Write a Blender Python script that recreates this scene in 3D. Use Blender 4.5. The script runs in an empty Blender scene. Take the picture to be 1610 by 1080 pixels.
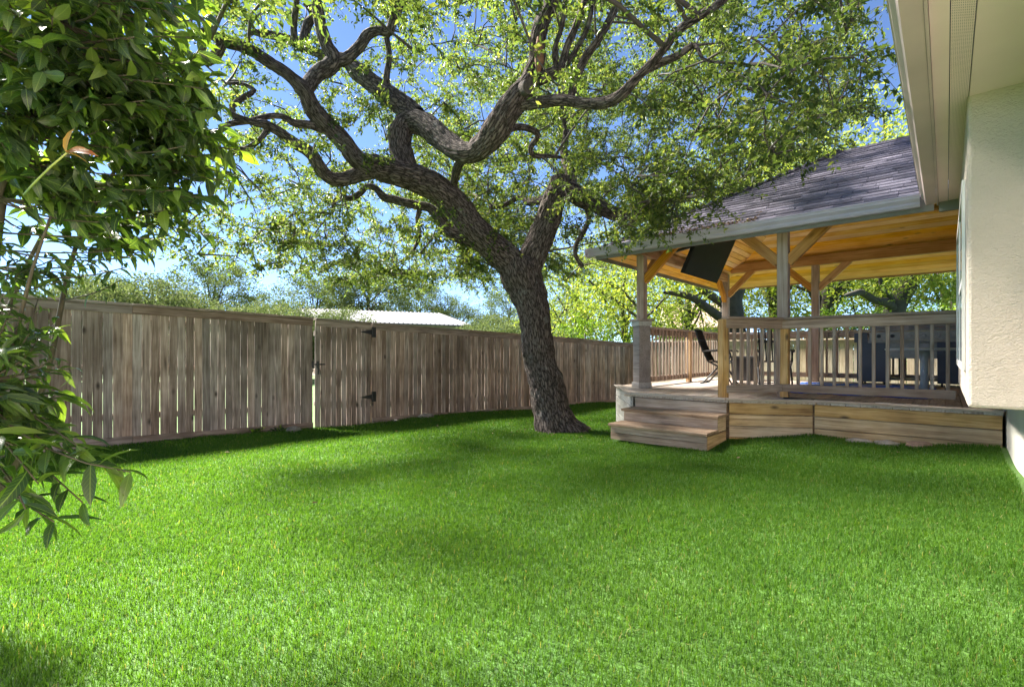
import bpy, math, random
import numpy as np
from mathutils import Vector, Matrix, noise

random.seed(7)
rng = np.random.default_rng(11)
scene = bpy.context.scene
COL = scene.collection

# ------------------------------------------------------------------ camera, sky, sun, exposure
F_PX, HZ, CX = 770.0, 555.0, 805.0            # focal length, horizon row, centre column of the 1610 x 1080 frame
YAW = math.atan(683.0 / 770.0)
CAM_Z = 1.10
SY, CY = math.sin(YAW), math.cos(YAW)
FWD = np.array([-SY, CY]); RGT = np.array([CY, SY])

cam_d = bpy.data.cameras.new('camera')
cam_d.sensor_width = 36.0
cam_d.lens = 36.0 * F_PX / 1610.0
cam_d.shift_y = (HZ - 540.0) / 1610.0
cam_d.clip_start = 0.05
cam_d.clip_end = 2000.0
cam = bpy.data.objects.new('camera', cam_d)
COL.objects.link(cam)
cam.location = (0, 0, CAM_Z)
cam.rotation_euler = (math.radians(90), 0, YAW)
scene.camera = cam

SUN = Vector((-0.70, -0.10, 0.70)).normalized()
SUN_EL = math.asin(SUN.z)
SUN_ROT = math.atan2(SUN.x, SUN.y)

world = bpy.data.worlds.new('World')
scene.world = world
world.use_nodes = True
wn = world.node_tree
bg = wn.nodes['Background']
sky = wn.nodes.new('ShaderNodeTexSky')
sky.sky_type = 'NISHITA'
sky.sun_disc = False
sky.sun_elevation = SUN_EL
sky.sun_rotation = SUN_ROT
sky.altitude = 1500
sky.air_density = 0.48
sky.dust_density = 0.05
sky.ozone_density = 3.2
wn.links.new(sky.outputs[0], bg.inputs[0])
bg.inputs[1].default_value = 0.05

sun_d = bpy.data.lights.new('sun', 'SUN')
sun_d.energy = 4.6
sun_d.angle = math.radians(11.0)
sun_d.color = (1.0, 0.95, 0.86)
sun = bpy.data.objects.new('sun', sun_d)
COL.objects.link(sun)
sun.rotation_euler = (-SUN).to_track_quat('-Z', 'Y').to_euler()
sun.location = (-20, -4, 25)

vs = scene.view_settings
vs.view_transform = 'Standard'
vs.look = 'None'
vs.exposure = 3.1
vs.gamma = 1.0
vs.use_curve_mapping = False
scene.cycles.max_bounces = 8
scene.cycles.diffuse_bounces = 4
scene.cycles.transmission_bounces = 6
scene.cycles.transparent_max_bounces = 8
scene.cycles.use_denoising = True
scene.render.use_persistent_data = False

# ------------------------------------------------------------------ helpers
def at(px, py, d):
    """world point seen at photo pixel (px, py) at depth d"""
    r = (px - CX) / F_PX * d
    xy = d * FWD + r * RGT
    return np.array([xy[0], xy[1], CAM_Z + (HZ - py) / F_PX * d])

def ground_xy(px, d):
    p = at(px, HZ, d)
    return p[0], p[1]

def depth_of(x, y):
    return x * FWD[0] + y * FWD[1]

def tag(o, label=None, cat=None, group=None, kind=None):
    if label: o['label'] = label
    if cat: o['category'] = cat
    if group: o['group'] = group
    if kind: o['kind'] = kind
    return o

WM = {}
def link(o, parent=None, mat=None):
    """link an object whose world matrix is mat; parented without moving it"""
    COL.objects.link(o)
    M = mat if mat is not None else Matrix.Identity(4)
    WM[o.name] = M
    if parent is not None:
        o.parent = parent
        o.matrix_parent_inverse = WM[parent.name].inverted()
    o.matrix_basis = M
    return o

def empty(name, loc):
    o = bpy.data.objects.new(name, None)
    o.empty_display_size = 0.2
    return link(o, None, Matrix.Translation(Vector(loc)))

def mesh_arrays(name, verts, faces, mat=None, smooth=False, uv=None):
    """verts (n,3) float, faces (m,k) int (constant k) or list of such arrays"""
    me = bpy.data.meshes.new(name)
    verts = np.asarray(verts, dtype=np.float32)
    fl = faces if isinstance(faces, list) else [faces]
    fl = [np.asarray(f, dtype=np.int32) for f in fl if len(f)]
    nl = sum(f.size for f in fl); npoly = sum(f.shape[0] for f in fl)
    me.vertices.add(len(verts)); me.vertices.foreach_set('co', verts.ravel())
    me.loops.add(nl); me.loops.foreach_set('vertex_index', np.concatenate([f.ravel() for f in fl]))
    me.polygons.add(npoly)
    tot = np.concatenate([np.full(f.shape[0], f.shape[1], dtype=np.int32) for f in fl])
    st = np.concatenate([[0], np.cumsum(tot)[:-1]]).astype(np.int32)
    me.polygons.foreach_set('loop_start', st)
    me.polygons.foreach_set('loop_total', tot)
    if smooth:
        me.polygons.foreach_set('use_smooth', np.ones(npoly, dtype=bool))
    if uv is not None:
        l = me.uv_layers.new(name='UVMap')
        l.data.foreach_set('uv', np.asarray(uv, dtype=np.float32).ravel())
    me.update(calc_edges=True)
    if mat: me.materials.append(mat)
    return me

class MB:
    """collects shapes in world (or local) space; build() links them as one mesh object"""
    def __init__(s): s.v = []; s.f = []
    def add(s, vs, fs):
        o = len(s.v); s.v += [tuple(map(float, v)) for v in vs]; s.f += [tuple(i + o for i in f) for f in fs]
        return s
    def box(s, x0, x1, y0, y1, z0, z1):
        v = [(x0,y0,z0),(x1,y0,z0),(x1,y1,z0),(x0,y1,z0),(x0,y0,z1),(x1,y0,z1),(x1,y1,z1),(x0,y1,z1)]
        return s.add(v, [(3,2,1,0),(4,5,6,7),(0,1,5,4),(1,2,6,5),(2,3,7,6),(3,0,4,7)])
    def hexa(s, b, t):
        """b, t: four bottom and four top points, counter-clockwise from above"""
        return s.add(list(b) + list(t), [(3,2,1,0),(4,5,6,7),(0,1,5,4),(1,2,6,5),(2,3,7,6),(3,0,4,7)])
    def prism(s, poly, axis, a, b):
        """poly of 2D points extruded along axis from a to b"""
        def p(q, t):
            return {'x': (t, q[0], q[1]), 'y': (q[0], t, q[1]), 'z': (q[0], q[1], t)}[axis]
        n = len(poly)
        v = [p(q, a) for q in poly] + [p(q, b) for q in poly]
        f = [tuple(range(n))[::-1], tuple(range(n, 2*n))] + [(i, (i+1) % n, n + (i+1) % n, n + i) for i in range(n)]
        return s.add(v, f)
    def tube(s, pts, rad, n=8, cap=True):
        pts = [Vector(p) for p in pts]
        if not hasattr(rad, '__len__'): rad = [rad] * len(pts)
        rings = []; up = None
        for i, p in enumerate(pts):
            t = (pts[min(i+1, len(pts)-1)] - pts[max(i-1, 0)])
            t = t.normalized() if t.length > 1e-9 else Vector((0,0,1))
            if up is None:
                up = t.orthogonal().normalized()
            up = (up - t * up.dot(t)).normalized()
            w = t.cross(up)
            rings.append([p + (up * math.cos(2*math.pi*k/n) + w * math.sin(2*math.pi*k/n)) * rad[i] for k in range(n)])
        v = [q for r in rings for q in r]
        f = [(i*n+k, i*n+(k+1) % n, (i+1)*n+(k+1) % n, (i+1)*n+k) for i in range(len(pts)-1) for k in range(n)]
        if cap: f += [tuple(range(n))[::-1], tuple(range((len(pts)-1)*n, len(pts)*n))]
        return s.add(v, f)
    def lathe(s, prof, c, n=16):
        v = [(c[0] + r*math.cos(2*math.pi*k/n), c[1] + r*math.sin(2*math.pi*k/n), c[2] + z) for r, z in prof for k in range(n)]
        f = [(i*n+k, i*n+(k+1) % n, (i+1)*n+(k+1) % n, (i+1)*n+k) for i in range(len(prof)-1) for k in range(n)]
        f += [tuple(range(n))[::-1], tuple(range((len(prof)-1)*n, len(prof)*n))]
        return s.add(v, f)
    def mesh(s, name, mat, smooth=False):
        me = bpy.data.meshes.new(name)
        me.from_pydata(s.v, [], s.f); me.update()
        if smooth: me.polygons.foreach_set('use_smooth', [True]*len(me.polygons))
        if mat: me.materials.append(mat)
        return me
    def build(s, name, mat, parent=None, smooth=False, M=None, bevel=0):
        o = bpy.data.objects.new(name, s.mesh(name, mat, smooth))
        if bevel:
            m = o.modifiers.new('bevel', 'BEVEL'); m.width = bevel; m.segments = 2; m.limit_method = 'ANGLE'
        return link(o, parent, M)

_plank = {}
def plank_mesh(L, W, T, mat, c=0.003, var=0):
    """board: length along local X, width along Y, thickness along Z, centred; chamfered, a little warped"""
    key = (round(L, 3), round(W, 4), round(T, 4), mat.name, c, var)
    if key in _plank: return _plank[key]
    r = random.Random(hash((round(L,3), round(W,4), var)) & 0xffff)
    v = []; f = []
    xs = [-L/2, -L/2 + c, L/2 - c, L/2]
    prof = lambda k: [(-W/2+k, -T/2), (W/2-k, -T/2), (W/2, -T/2+k), (W/2, T/2-k), (W/2-k, T/2), (-W/2+k, T/2), (-W/2, T/2-k), (-W/2, -T/2+k)]
    for i, x in enumerate(xs):
        sh = c * 0.8 if i in (0, 3) else 0
        dy = r.uniform(-1, 1) * W * 0.02; dz = r.uniform(-1, 1) * T * 0.05
        for (y, z) in prof(c):
            v.append((x, (y * (1 - 2*sh/W)) + dy, (z * (1 - 2*sh/T)) + dz))
    for i in range(3):
        for k in range(8):
            f.append((i*8+k, (i)*8+(k+1) % 8, (i+1)*8+(k+1) % 8, (i+1)*8+k))
    f = [q[::-1] for q in f]
    f.append(tuple(range(8))); f.append(tuple(range(24, 32))[::-1])
    f = [q[::-1] for q in f]
    me = bpy.data.meshes.new('board')
    me.from_pydata(v, [], f); me.update()
    me.materials.append(mat)
    _plank[key] = me
    return me

def frame(origin, x, z):
    x = Vector(x).normalized(); z = Vector(z); z = (z - x * z.dot(x)).normalized(); y = z.cross(x)
    M = Matrix(((x.x, y.x, z.x, origin[0]), (x.y, y.y, z.y, origin[1]), (x.z, y.z, z.z, origin[2]), (0,0,0,1)))
    return M

def plank(name, a, b, W, T, up, mat, parent, var=0, c=0.003):
    """board from a to b; its broad face looks along up"""
    a = Vector(a); b = Vector(b)
    o = bpy.data.objects.new(name, plank_mesh((b-a).length, W, T, mat, c, var))
    return link(o, parent, frame((a+b)/2, b-a, up))

# ------------------------------------------------------------------ node materials
def new_mat(name):
    m = bpy.data.materials.new(name); m.use_nodes = True
    nt = m.node_tree
    return m, nt, nt.nodes, nt.links, nt.nodes['Principled BSDF']

def N(nodes, t, **kw):
    n = nodes.new(t)
    for k, v in kw.items(): setattr(n, k, v)
    return n

def ramp(nodes, stops):
    n = nodes.new('ShaderNodeValToRGB')
    e = n.color_ramp.elements
    while len(e) < len(stops): e.new(0.5)
    for el, (p, c) in zip(e, stops):
        el.position = p; el.color = (*c, 1)
    return n

def mixc(nodes, links, a, b, fac, mode='MIX'):
    n = nodes.new('ShaderNodeMix'); n.data_type = 'RGBA'; n.blend_type = mode
    for s, v in ((n.inputs[0], fac), (n.inputs[6], a), (n.inputs[7], b)):
        if hasattr(v, 'is_linked'): links.new(v, s)
        elif hasattr(v, '__len__'): s.default_value = (*v, 1)
        else: s.default_value = v
    return n.outputs[2]

def math_n(nodes, links, op, a, b=None):
    n = nodes.new('ShaderNodeMath'); n.operation = op
    for i, v in enumerate((a, b)):
        if v is None: continue
        if hasattr(v, 'is_linked'): links.new(v, n.inputs[i])
        else: n.inputs[i].default_value = v
    return n.outputs[0]

def wood(name, dark, mid, light, rough=0.75, grain=1.0, knots=0.5, spread=0.35, bump=0.25, stain=None, stain_amt=0.0):
    """timber: grain along the board's own X axis, tone varies from board to board"""
    m, nt, nd, lk, bs = new_mat(name)
    tc = N(nd, 'ShaderNodeTexCoord'); oi = N(nd, 'ShaderNodeObjectInfo')
    off = N(nd, 'ShaderNodeVectorMath', operation='SCALE'); off.inputs[0].default_value = (37.1, 19.7, 53.3)
    lk.new(oi.outputs['Random'], off.inputs[3])
    ad = N(nd, 'ShaderNodeVectorMath', operation='ADD')
    lk.new(tc.outputs['Object'], ad.inputs[0]); lk.new(off.outputs[0], ad.inputs[1])
    mp = N(nd, 'ShaderNodeMapping'); mp.inputs['Scale'].default_value = (1.3*grain, 28*grain, 28*grain)
    lk.new(ad.outputs[0], mp.inputs[0])
    n1 = N(nd, 'ShaderNodeTexNoise'); n1.inputs['Scale'].default_value = 1.6; n1.inputs['Detail'].default_value = 8; n1.inputs['Distortion'].default_value = 0.6
    lk.new(mp.outputs[0], n1.inputs['Vector'])
    mp2 = N(nd, 'ShaderNodeMapping'); mp2.inputs['Scale'].default_value = (2.2, 5, 5)
    lk.new(ad.outputs[0], mp2.inputs[0])
    n2 = N(nd, 'ShaderNodeTexNoise'); n2.inputs['Scale'].default_value = 1.2; n2.inputs['Detail'].default_value = 4
    lk.new(mp2.outputs[0], n2.inputs['Vector'])
    r1 = ramp(nd, [(0.34, dark), (0.51, mid), (0.66, light)])
    s = math_n(nd, lk, 'ADD', math_n(nd, lk, 'MULTIPLY', n1.outputs['Fac'], 0.62), math_n(nd, lk, 'MULTIPLY', n2.outputs['Fac'], 0.42))
    lk.new(s, r1.inputs[0])
    # board to board tone
    t = N(nd, 'ShaderNodeMapRange'); t.inputs[3].default_value = 1 - spread; t.inputs[4].default_value = 1 + spread
    lk.new(oi.outputs['Random'], t.inputs[0])
    hs = N(nd, 'ShaderNodeHueSaturation'); lk.new(r1.outputs[0], hs.inputs['Color']); lk.new(t.outputs[0], hs.inputs['Value'])
    w = N(nd, 'ShaderNodeTexWhiteNoise', noise_dimensions='1D'); lk.new(oi.outputs['Random'], w.inputs['W'])
    t2 = N(nd, 'ShaderNodeMapRange'); t2.inputs[3].default_value = 0.75; t2.inputs[4].default_value = 1.25
    lk.new(w.outputs['Value'], t2.inputs[0]); lk.new(t2.outputs[0], hs.inputs['Saturation'])
    c = hs.outputs[0]
    # knots
    mp3 = N(nd, 'ShaderNodeMapping'); mp3.inputs['Scale'].default_value = (3.2, 7.0, 7.0)
    lk.new(ad.outputs[0], mp3.inputs[0])
    vo = N(nd, 'ShaderNodeTexVoronoi'); vo.inputs['Scale'].default_value = 0.8
    lk.new(mp3.outputs[0], vo.inputs['Vector'])
    kr = ramp(nd, [(0.05, (1,1,1)), (0.17, (0,0,0))]); lk.new(vo.outputs['Distance'], kr.inputs[0])
    sel = math_n(nd, lk, 'GREATER_THAN', N(nd, 'ShaderNodeSeparateColor').outputs[0], 0.5)
    sep = sel.node.inputs[0].links[0].from_node
    lk.new(vo.outputs['Color'], sep.inputs[0])
    kf = math_n(nd, lk, 'MULTIPLY', math_n(nd, lk, 'MULTIPLY', kr.outputs[0], sel), knots)
    c = mixc(nd, lk, c, tuple(x*0.35 for x in dark), kf)
    if stain:
        n3 = N(nd, 'ShaderNodeTexNoise'); n3.inputs['Scale'].default_value = 0.9; n3.inputs['Detail'].default_value = 5
        g = N(nd, 'ShaderNodeNewGeometry'); lk.new(g.outputs['Position'], n3.inputs['Vector'])
        rr = ramp(nd, [(0.5, (0,0,0)), (0.68, (1,1,1))]); lk.new(n3.outputs['Fac'], rr.inputs[0])
        c = mixc(nd, lk, c, stain, math_n(nd, lk, 'MULTIPLY', rr.outputs[0], stain_amt))
    lk.new(c, bs.inputs['Base Color'])
    bs.inputs['Roughness'].default_value = rough
    bs.inputs['Specular IOR Level'].default_value = 0.3
    b = N(nd, 'ShaderNodeBump'); b.inputs['Strength'].default_value = bump; b.inputs['Distance'].default_value = 0.004
    lk.new(n1.outputs['Fac'], b.inputs['Height']); lk.new(b.outputs[0], bs.inputs['Normal'])
    return m

def plain(name, col, rough=0.6, metal=0.0, var=0.12, scale=6.0, bump=0.0, spec=0.5, bscale=None):
    m, nt, nd, lk, bs = new_mat(name)
    tc = N(nd, 'ShaderNodeTexCoord')
    n1 = N(nd, 'ShaderNodeTexNoise'); n1.inputs['Scale'].default_value = scale; n1.inputs['Detail'].default_value = 6
    lk.new(tc.outputs['Object'], n1.inputs['Vector'])
    r = ramp(nd, [(0.3, tuple(x*(1-var) for x in col)), (0.7, tuple(min(1, x*(1+var)) for x in col))])
    lk.new(n1.outputs['Fac'], r.inputs[0]); lk.new(r.outputs[0], bs.inputs['Base Color'])
    bs.inputs['Roughness'].default_value = rough; bs.inputs['Metallic'].default_value = metal
    bs.inputs['Specular IOR Level'].default_value = spec
    if bump:
        n2 = N(nd, 'ShaderNodeTexNoise'); n2.inputs['Scale'].default_value = bscale or scale*8; n2.inputs['Detail'].default_value = 5
        lk.new(tc.outputs['Object'], n2.inputs['Vector'])
        b = N(nd, 'ShaderNodeBump'); b.inputs['Strength'].default_value = bump; b.inputs['Distance'].default_value = 0.01
        lk.new(n2.outputs['Fac'], b.inputs['Height']); lk.new(b.outputs[0], bs.inputs['Normal'])
    return m

def leafy(name, stops, trans_tint=(1.5, 1.5, 0.5), trans=0.45, rough=0.42, spec=0.4, veins=False, patch=0.0):
    """leaf: colour differs from leaf to leaf; part of the light passes through"""
    m, nt, nd, lk, bs = new_mat(name)
    g = N(nd, 'ShaderNodeNewGeometry')
    oi = N(nd, 'ShaderNodeObjectInfo')
    rnd = math_n(nd, lk, 'FRACT', math_n(nd, lk, 'ADD', math_n(nd, lk, 'MULTIPLY', oi.outputs['Random'], 9.7), g.outputs['Random Per Island']))
    r = ramp(nd, stops); lk.new(rnd, r.inputs[0])
    col = r.outputs[0]
    if patch:
        pn = N(nd, 'ShaderNodeTexNoise'); pn.inputs['Scale'].default_value = 1.7; pn.inputs['Detail'].default_value = 6; pn.inputs['Roughness'].default_value = .65
        lk.new(g.outputs['Position'], pn.inputs['Vector'])
        pr = ramp(nd, [(0.32, (1-patch, 1-patch*.8, 1-patch*.6)), (0.5, (1, 1, 1)), (0.7, (1+patch*1.1, 1+patch*.6, 1+patch*.7))]); lk.new(pn.outputs['Fac'], pr.inputs[0])
        col = mixc(nd, lk, col, pr.outputs[0], 1.0, 'MULTIPLY')
    if veins:
        uv = N(nd, 'ShaderNodeUVMap'); sx = N(nd, 'ShaderNodeSeparateXYZ'); lk.new(uv.outputs[0], sx.inputs[0])
        au = math_n(nd, lk, 'ABSOLUTE', sx.outputs[0])
        rib = math_n(nd, lk, 'LESS_THAN', au, 0.07)
        sv = math_n(nd, lk, 'SUBTRACT', math_n(nd, lk, 'MULTIPLY', sx.outputs[1], 9.0), math_n(nd, lk, 'MULTIPLY', au, 2.2))
        side = math_n(nd, lk, 'LESS_THAN', math_n(nd, lk, 'FRACT', sv), 0.14)
        vf = math_n(nd, lk, 'MAXIMUM', rib, math_n(nd, lk, 'MULTIPLY', side, 0.45))
        col = mixc(nd, lk, col, (0.20, 0.26, 0.07), math_n(nd, lk, 'MULTIPLY', vf, 0.6))
        bn = N(nd, 'ShaderNodeBump'); bn.inputs['Strength'].default_value = .5; bn.inputs['Distance'].default_value = .002; bn.invert = True
        lk.new(vf, bn.inputs['Height']); lk.new(bn.outputs[0], bs.inputs['Normal'])
        sp = N(nd, 'ShaderNodeTexNoise'); sp.inputs['Scale'].default_value = 55; sp.inputs['Detail'].default_value = 2; lk.new(g.outputs['Position'], sp.inputs['Vector'])
        sr = ramp(nd, [(0.70, (0,0,0)), (0.74, (1,1,1))]); lk.new(sp.outputs['Fac'], sr.inputs[0])
        col = mixc(nd, lk, col, (0.10, 0.07, 0.03), math_n(nd, lk, 'MULTIPLY', sr.outputs[0], 0.6))
    lk.new(col, bs.inputs['Base Color'])
    bs.inputs['Roughness'].default_value = rough; bs.inputs['Specular IOR Level'].default_value = spec
    tr = N(nd, 'ShaderNodeBsdfTranslucent')
    lk.new(mixc(nd, lk, col, trans_tint, 1.0, 'MULTIPLY'), tr.inputs[0])
    mx = N(nd, 'ShaderNodeMixShader'); mx.inputs[0].default_value = trans
    lk.new(bs.outputs[0], mx.inputs[1]); lk.new(tr.outputs[0], mx.inputs[2])
    lk.new(mx.outputs[0], nd['Material Output'].inputs[0])
    return m

M_FENCE = wood('weathered_fence_wood', (0.12, 0.083, 0.066), (0.285, 0.212, 0.175), (0.46, 0.365, 0.315), rough=0.85, knots=0.95, spread=0.33, stain=(0.075, 0.05, 0.036), stain_amt=0.6)
M_FTRIM = wood('fence_trim_wood', (0.11, 0.075, 0.06), (0.235, 0.17, 0.14), (0.34, 0.26, 0.225), rough=0.85, knots=0.4, spread=0.15)
M_FBACK = wood('back_fence_wood', (0.24, 0.18, 0.13), (0.38, 0.30, 0.23), (0.50, 0.41, 0.33), rough=0.85, knots=0.5, spread=0.15)
M_DECK = wood('deck_board_wood', (0.25, 0.195, 0.155), (0.42, 0.345, 0.29), (0.53, 0.455, 0.39), rough=0.75, knots=0.4, spread=0.15)
M_SKIRT = wood('deck_skirt_wood', (0.26, 0.14, 0.065), (0.60, 0.39, 0.20), (0.78, 0.56, 0.33), rough=0.7, knots=0.9, spread=0.18, stain=(0.12, 0.09, 0.07), stain_amt=0.4)
M_STEP = wood('step_wood', (0.16, 0.105, 0.075), (0.36, 0.26, 0.19), (0.52, 0.40, 0.31), rough=0.75, knots=0.5, spread=0.15)
M_RAIL = wood('railing_wood', (0.20, 0.14, 0.105), (0.35, 0.26, 0.205), (0.46, 0.36, 0.295), rough=0.7, knots=0.5, spread=0.2)
M_POST = wood('post_wood', (0.20, 0.15, 0.125), (0.33, 0.265, 0.225), (0.42, 0.35, 0.305), rough=0.7, knots=0.4, spread=0.1, grain=0.8)
M_CEDAR = wood('ceiling_pine', (0.60, 0.30, 0.08), (0.80, 0.46, 0.14), (0.88, 0.58, 0.22), rough=0.5, knots=0.75, spread=0.12)
M_BEAM = wood('beam_pine', (0.27, 0.13, 0.045), (0.44, 0.235, 0.09), (0.56, 0.33, 0.14), rough=0.6, knots=0.6, spread=0.12)
M_GREY = plain('grey_painted_metal', (0.47, 0.42, 0.52), rough=0.38, var=0.08, scale=3)
M_DGREY = plain('grey_fascia_paint', (0.17, 0.17, 0.16), rough=0.6, var=0.1, scale=4)
M_HGUT = plain('taupe_gutter_paint', (0.52, 0.42, 0.40), rough=0.4, var=0.08, scale=3)
M_BLACK = plain('black_powder_coat', (0.012, 0.012, 0.014), rough=0.45, var=0.2)
M_STEEL = plain('brushed_steel', (0.24, 0.23, 0.22), rough=0.45, metal=0.6, var=0.15, scale=12)
M_NAVY = plain('dark_navy_enamel', (0.028, 0.032, 0.06), rough=0.35, var=0.2)
M_WHITE = plain('white_vinyl', (0.78, 0.77, 0.74), rough=0.4, var=0.05)
M_TABLE = plain('pale_grey_table_metal', (0.42, 0.45, 0.45), rough=0.45, var=0.1)
M_STONE = plain('limestone', (0.26, 0.225, 0.19), rough=0.9, var=0.35, scale=9, bump=0.8)
M_RSTONE = plain('reddish_stone', (0.27, 0.17, 0.12), rough=0.9, var=0.35, scale=9, bump=0.8)

# ------------------------------------------------------------------ ground
def idw(ctrl, p=2.5):
    c = np.array(ctrl, dtype=float)
    def f(x, y):
        x = np.asarray(x, float); y = np.asarray(y, float)
        d = np.sqrt((x[..., None]-c[:, 0])**2 + (y[..., None]-c[:, 1])**2) + 0.35
        w = d ** -p
        return (w * c[:, 2]).sum(-1) / w.sum(-1)
    return f

_gctrl = [(-8.25, 0.83, -.13), (-8.5, -3, -.05), (-8.0, 5, -.22), (-7.8, 10, -.36), (-7.6, 14.5, -.49), (-4.6, 6.2, -.14), (-6, 9, -.28),
          (-3.3, 5.6, -.09), (-2.7, 5.6, -.08), (-2.1, 5.6, -.07), (-1.6, 6.4, .03), (-1.2, 6.8, .12), (.4, 6.9, .165), (.45, 5.4, .15), (.5, 3.5, .12), (.5, 0, .06), (0, 0, 0), (-1, 2.5, 0), (-2, 4, -.01),
          (-3, 1.5, -.03), (-5, 3, -.09), (-5, 0, -.06), (-2, -3, 0), (-4.5, 9.5, -.2), (-4.5, 13, -.4), (1.5, 14.5, -.45), (-3, 14, -.45), (-12, 5, -.5), (-12, 15, -.6), (0, 20, -.6), (-5, 20, -.6), (-20, 20, -.6), (8, 15, -.5)]
gz = idw(_gctrl)

def axis(vals, far):
    return np.array([-far, -far/3, -60, -40, -30, -24, -20, -17, -15, -13, -12] + list(vals) + [13, 15, 18, 24, 32, 45, 70, far/3, far])
gx = np.unique(np.concatenate([[-700, -250, -120, -70, -45, -30, -22, -17, -14, -12, -11], np.arange(-10, 4.01, 0.2), [5, 6, 8, 11, 15, 22, 35, 60, 120, 250, 700]]))
gy = np.unique(np.concatenate([[-700, -250, -120, -60, -30, -15, -9, -7], np.arange(-6, 16.01, 0.2), [17, 18, 20, 23, 27, 32, 40, 55, 80, 130, 250, 700]]))
GX, GY = np.meshgrid(gx, gy, indexing='xy')
GZ = gz(GX, GY)
r_out = np.maximum(np.maximum(np.abs(GX+3)-12, np.abs(GY-5)-14), 0)
k_out = np.clip(r_out/15, 0, 1)
GZ = GZ*(1-k_out) + (-0.6)*k_out
nx, ny = len(gx), len(gy)
ii = np.arange(nx*ny).reshape(ny, nx)
gf = np.stack([ii[:-1,:-1], ii[:-1,1:], ii[1:,1:], ii[1:,:-1]], -1).reshape(-1, 4)

def ground_mat():
    m, nt, nd, lk, bs = new_mat('turf_soil')
    g = N(nd, 'ShaderNodeNewGeometry')
    n1 = N(nd, 'ShaderNodeTexNoise'); n1.inputs['Scale'].default_value = 1.1; n1.inputs['Detail'].default_value = 5
    n2 = N(nd, 'ShaderNodeTexNoise'); n2.inputs['Scale'].default_value = 60; n2.inputs['Detail'].default_value = 4
    for n in (n1, n2): lk.new(g.outputs['Position'], n.inputs['Vector'])
    r1 = ramp(nd, [(0.35, (0.065, 0.165, 0.022)), (0.65, (0.105, 0.225, 0.03))]); lk.new(n1.outputs['Fac'], r1.inputs[0])
    r2 = ramp(nd, [(0.3, (0.35, 0.35, 0.35)), (0.7, (1.0, 1.0, 1.0))]); lk.new(n2.outputs['Fac'], r2.inputs[0])
    lk.new(mixc(nd, lk, r1.outputs[0], r2.outputs[0], 1.0, 'MULTIPLY'), bs.inputs['Base Color'])
    bs.inputs['Roughness'].default_value = 0.9
    b = N(nd, 'ShaderNodeBump'); b.inputs['Distance'].default_value = 0.03; b.inputs['Strength'].default_value = 0.6
    lk.new(n2.outputs['Fac'], b.inputs['Height']); lk.new(b.outputs[0], bs.inputs['Normal'])
    return m
M_GROUND = ground_mat()
go = bpy.data.objects.new('ground', mesh_arrays('ground', np.stack([GX.ravel(), GY.ravel(), GZ.ravel()], -1), gf, M_GROUND, smooth=True))
tag(link(go), 'green lawn ground sloping gently away from the house', None, None, 'structure')

# ------------------------------------------------------------------ house on the right
def stucco(name, col, streak=1.0):
    m, nt, nd, lk, bs = new_mat(name)
    g = N(nd, 'ShaderNodeNewGeometry')
    n0 = N(nd, 'ShaderNodeTexNoise'); n0.inputs['Scale'].default_value = 1.3; n0.inputs['Detail'].default_value = 4
    mp = N(nd, 'ShaderNodeMapping'); mp.inputs['Scale'].default_value = (1.0, 1.0, 1.7)
    lk.new(g.outputs['Position'], mp.inputs[0]); lk.new(g.outputs['Position'], n0.inputs['Vector'])
    n1 = N(nd, 'ShaderNodeTexNoise'); n1.inputs['Scale'].default_value = 38; n1.inputs['Detail'].default_value = 5; n1.inputs['Distortion'].default_value = 1.4
    n2 = N(nd, 'ShaderNodeTexNoise'); n2.inputs['Scale'].default_value = 150; n2.inputs['Detail'].default_value = 3
    for n in (n1, n2): lk.new(mp.outputs[0], n.inputs['Vector'])
    r = ramp(nd, [(0.35, tuple(c*0.93 for c in col)), (0.65, tuple(c*1.05 for c in col))]); lk.new(n0.outputs['Fac'], r.inputs[0])
    lk.new(r.outputs[0], bs.inputs['Base Color'])
    bs.inputs['Roughness'].default_value = 0.9; bs.inputs['Specular IOR Level'].default_value = 0.2
    b1 = N(nd, 'ShaderNodeBump'); b1.inputs['Strength'].default_value = 0.9*streak; b1.inputs['Distance'].default_value = 0.012
    lk.new(n1.outputs['Fac'], b1.inputs['Height'])
    b2 = N(nd, 'ShaderNodeBump'); b2.inputs['Strength'].default_value = 0.5; b2.inputs['Distance'].default_value = 0.004
    lk.new(n2.outputs['Fac'], b2.inputs['Height']); lk.new(b1.outputs[0], b2.inputs['Normal'])
    lk.new(b2.outputs[0], bs.inputs['Normal'])
    return m
M_STUCCO = stucco('beige_stucco', (0.60, 0.52, 0.445))
M_FOUND = stucco('pale_foundation_plaster', (0.62, 0.59, 0.52), 0.4)

def soffit_mat():
    m, nt, nd, lk, bs = new_mat('soffit_paint')
    g = N(nd, 'ShaderNodeNewGeometry')
    n0 = N(nd, 'ShaderNodeTexNoise'); n0.inputs['Scale'].default_value = 3; lk.new(g.outputs['Position'], n0.inputs['Vector'])
    r = ramp(nd, [(0.3, (0.78, 0.62, 0.57)), (0.7, (0.83, 0.67, 0.62))]); lk.new(n0.outputs['Fac'], r.inputs[0])
    lk.new(r.outputs[0], bs.inputs['Base Color']); bs.inputs['Roughness'].default_value = 0.7
    return m
M_SOFFIT = soffit_mat()

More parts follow.
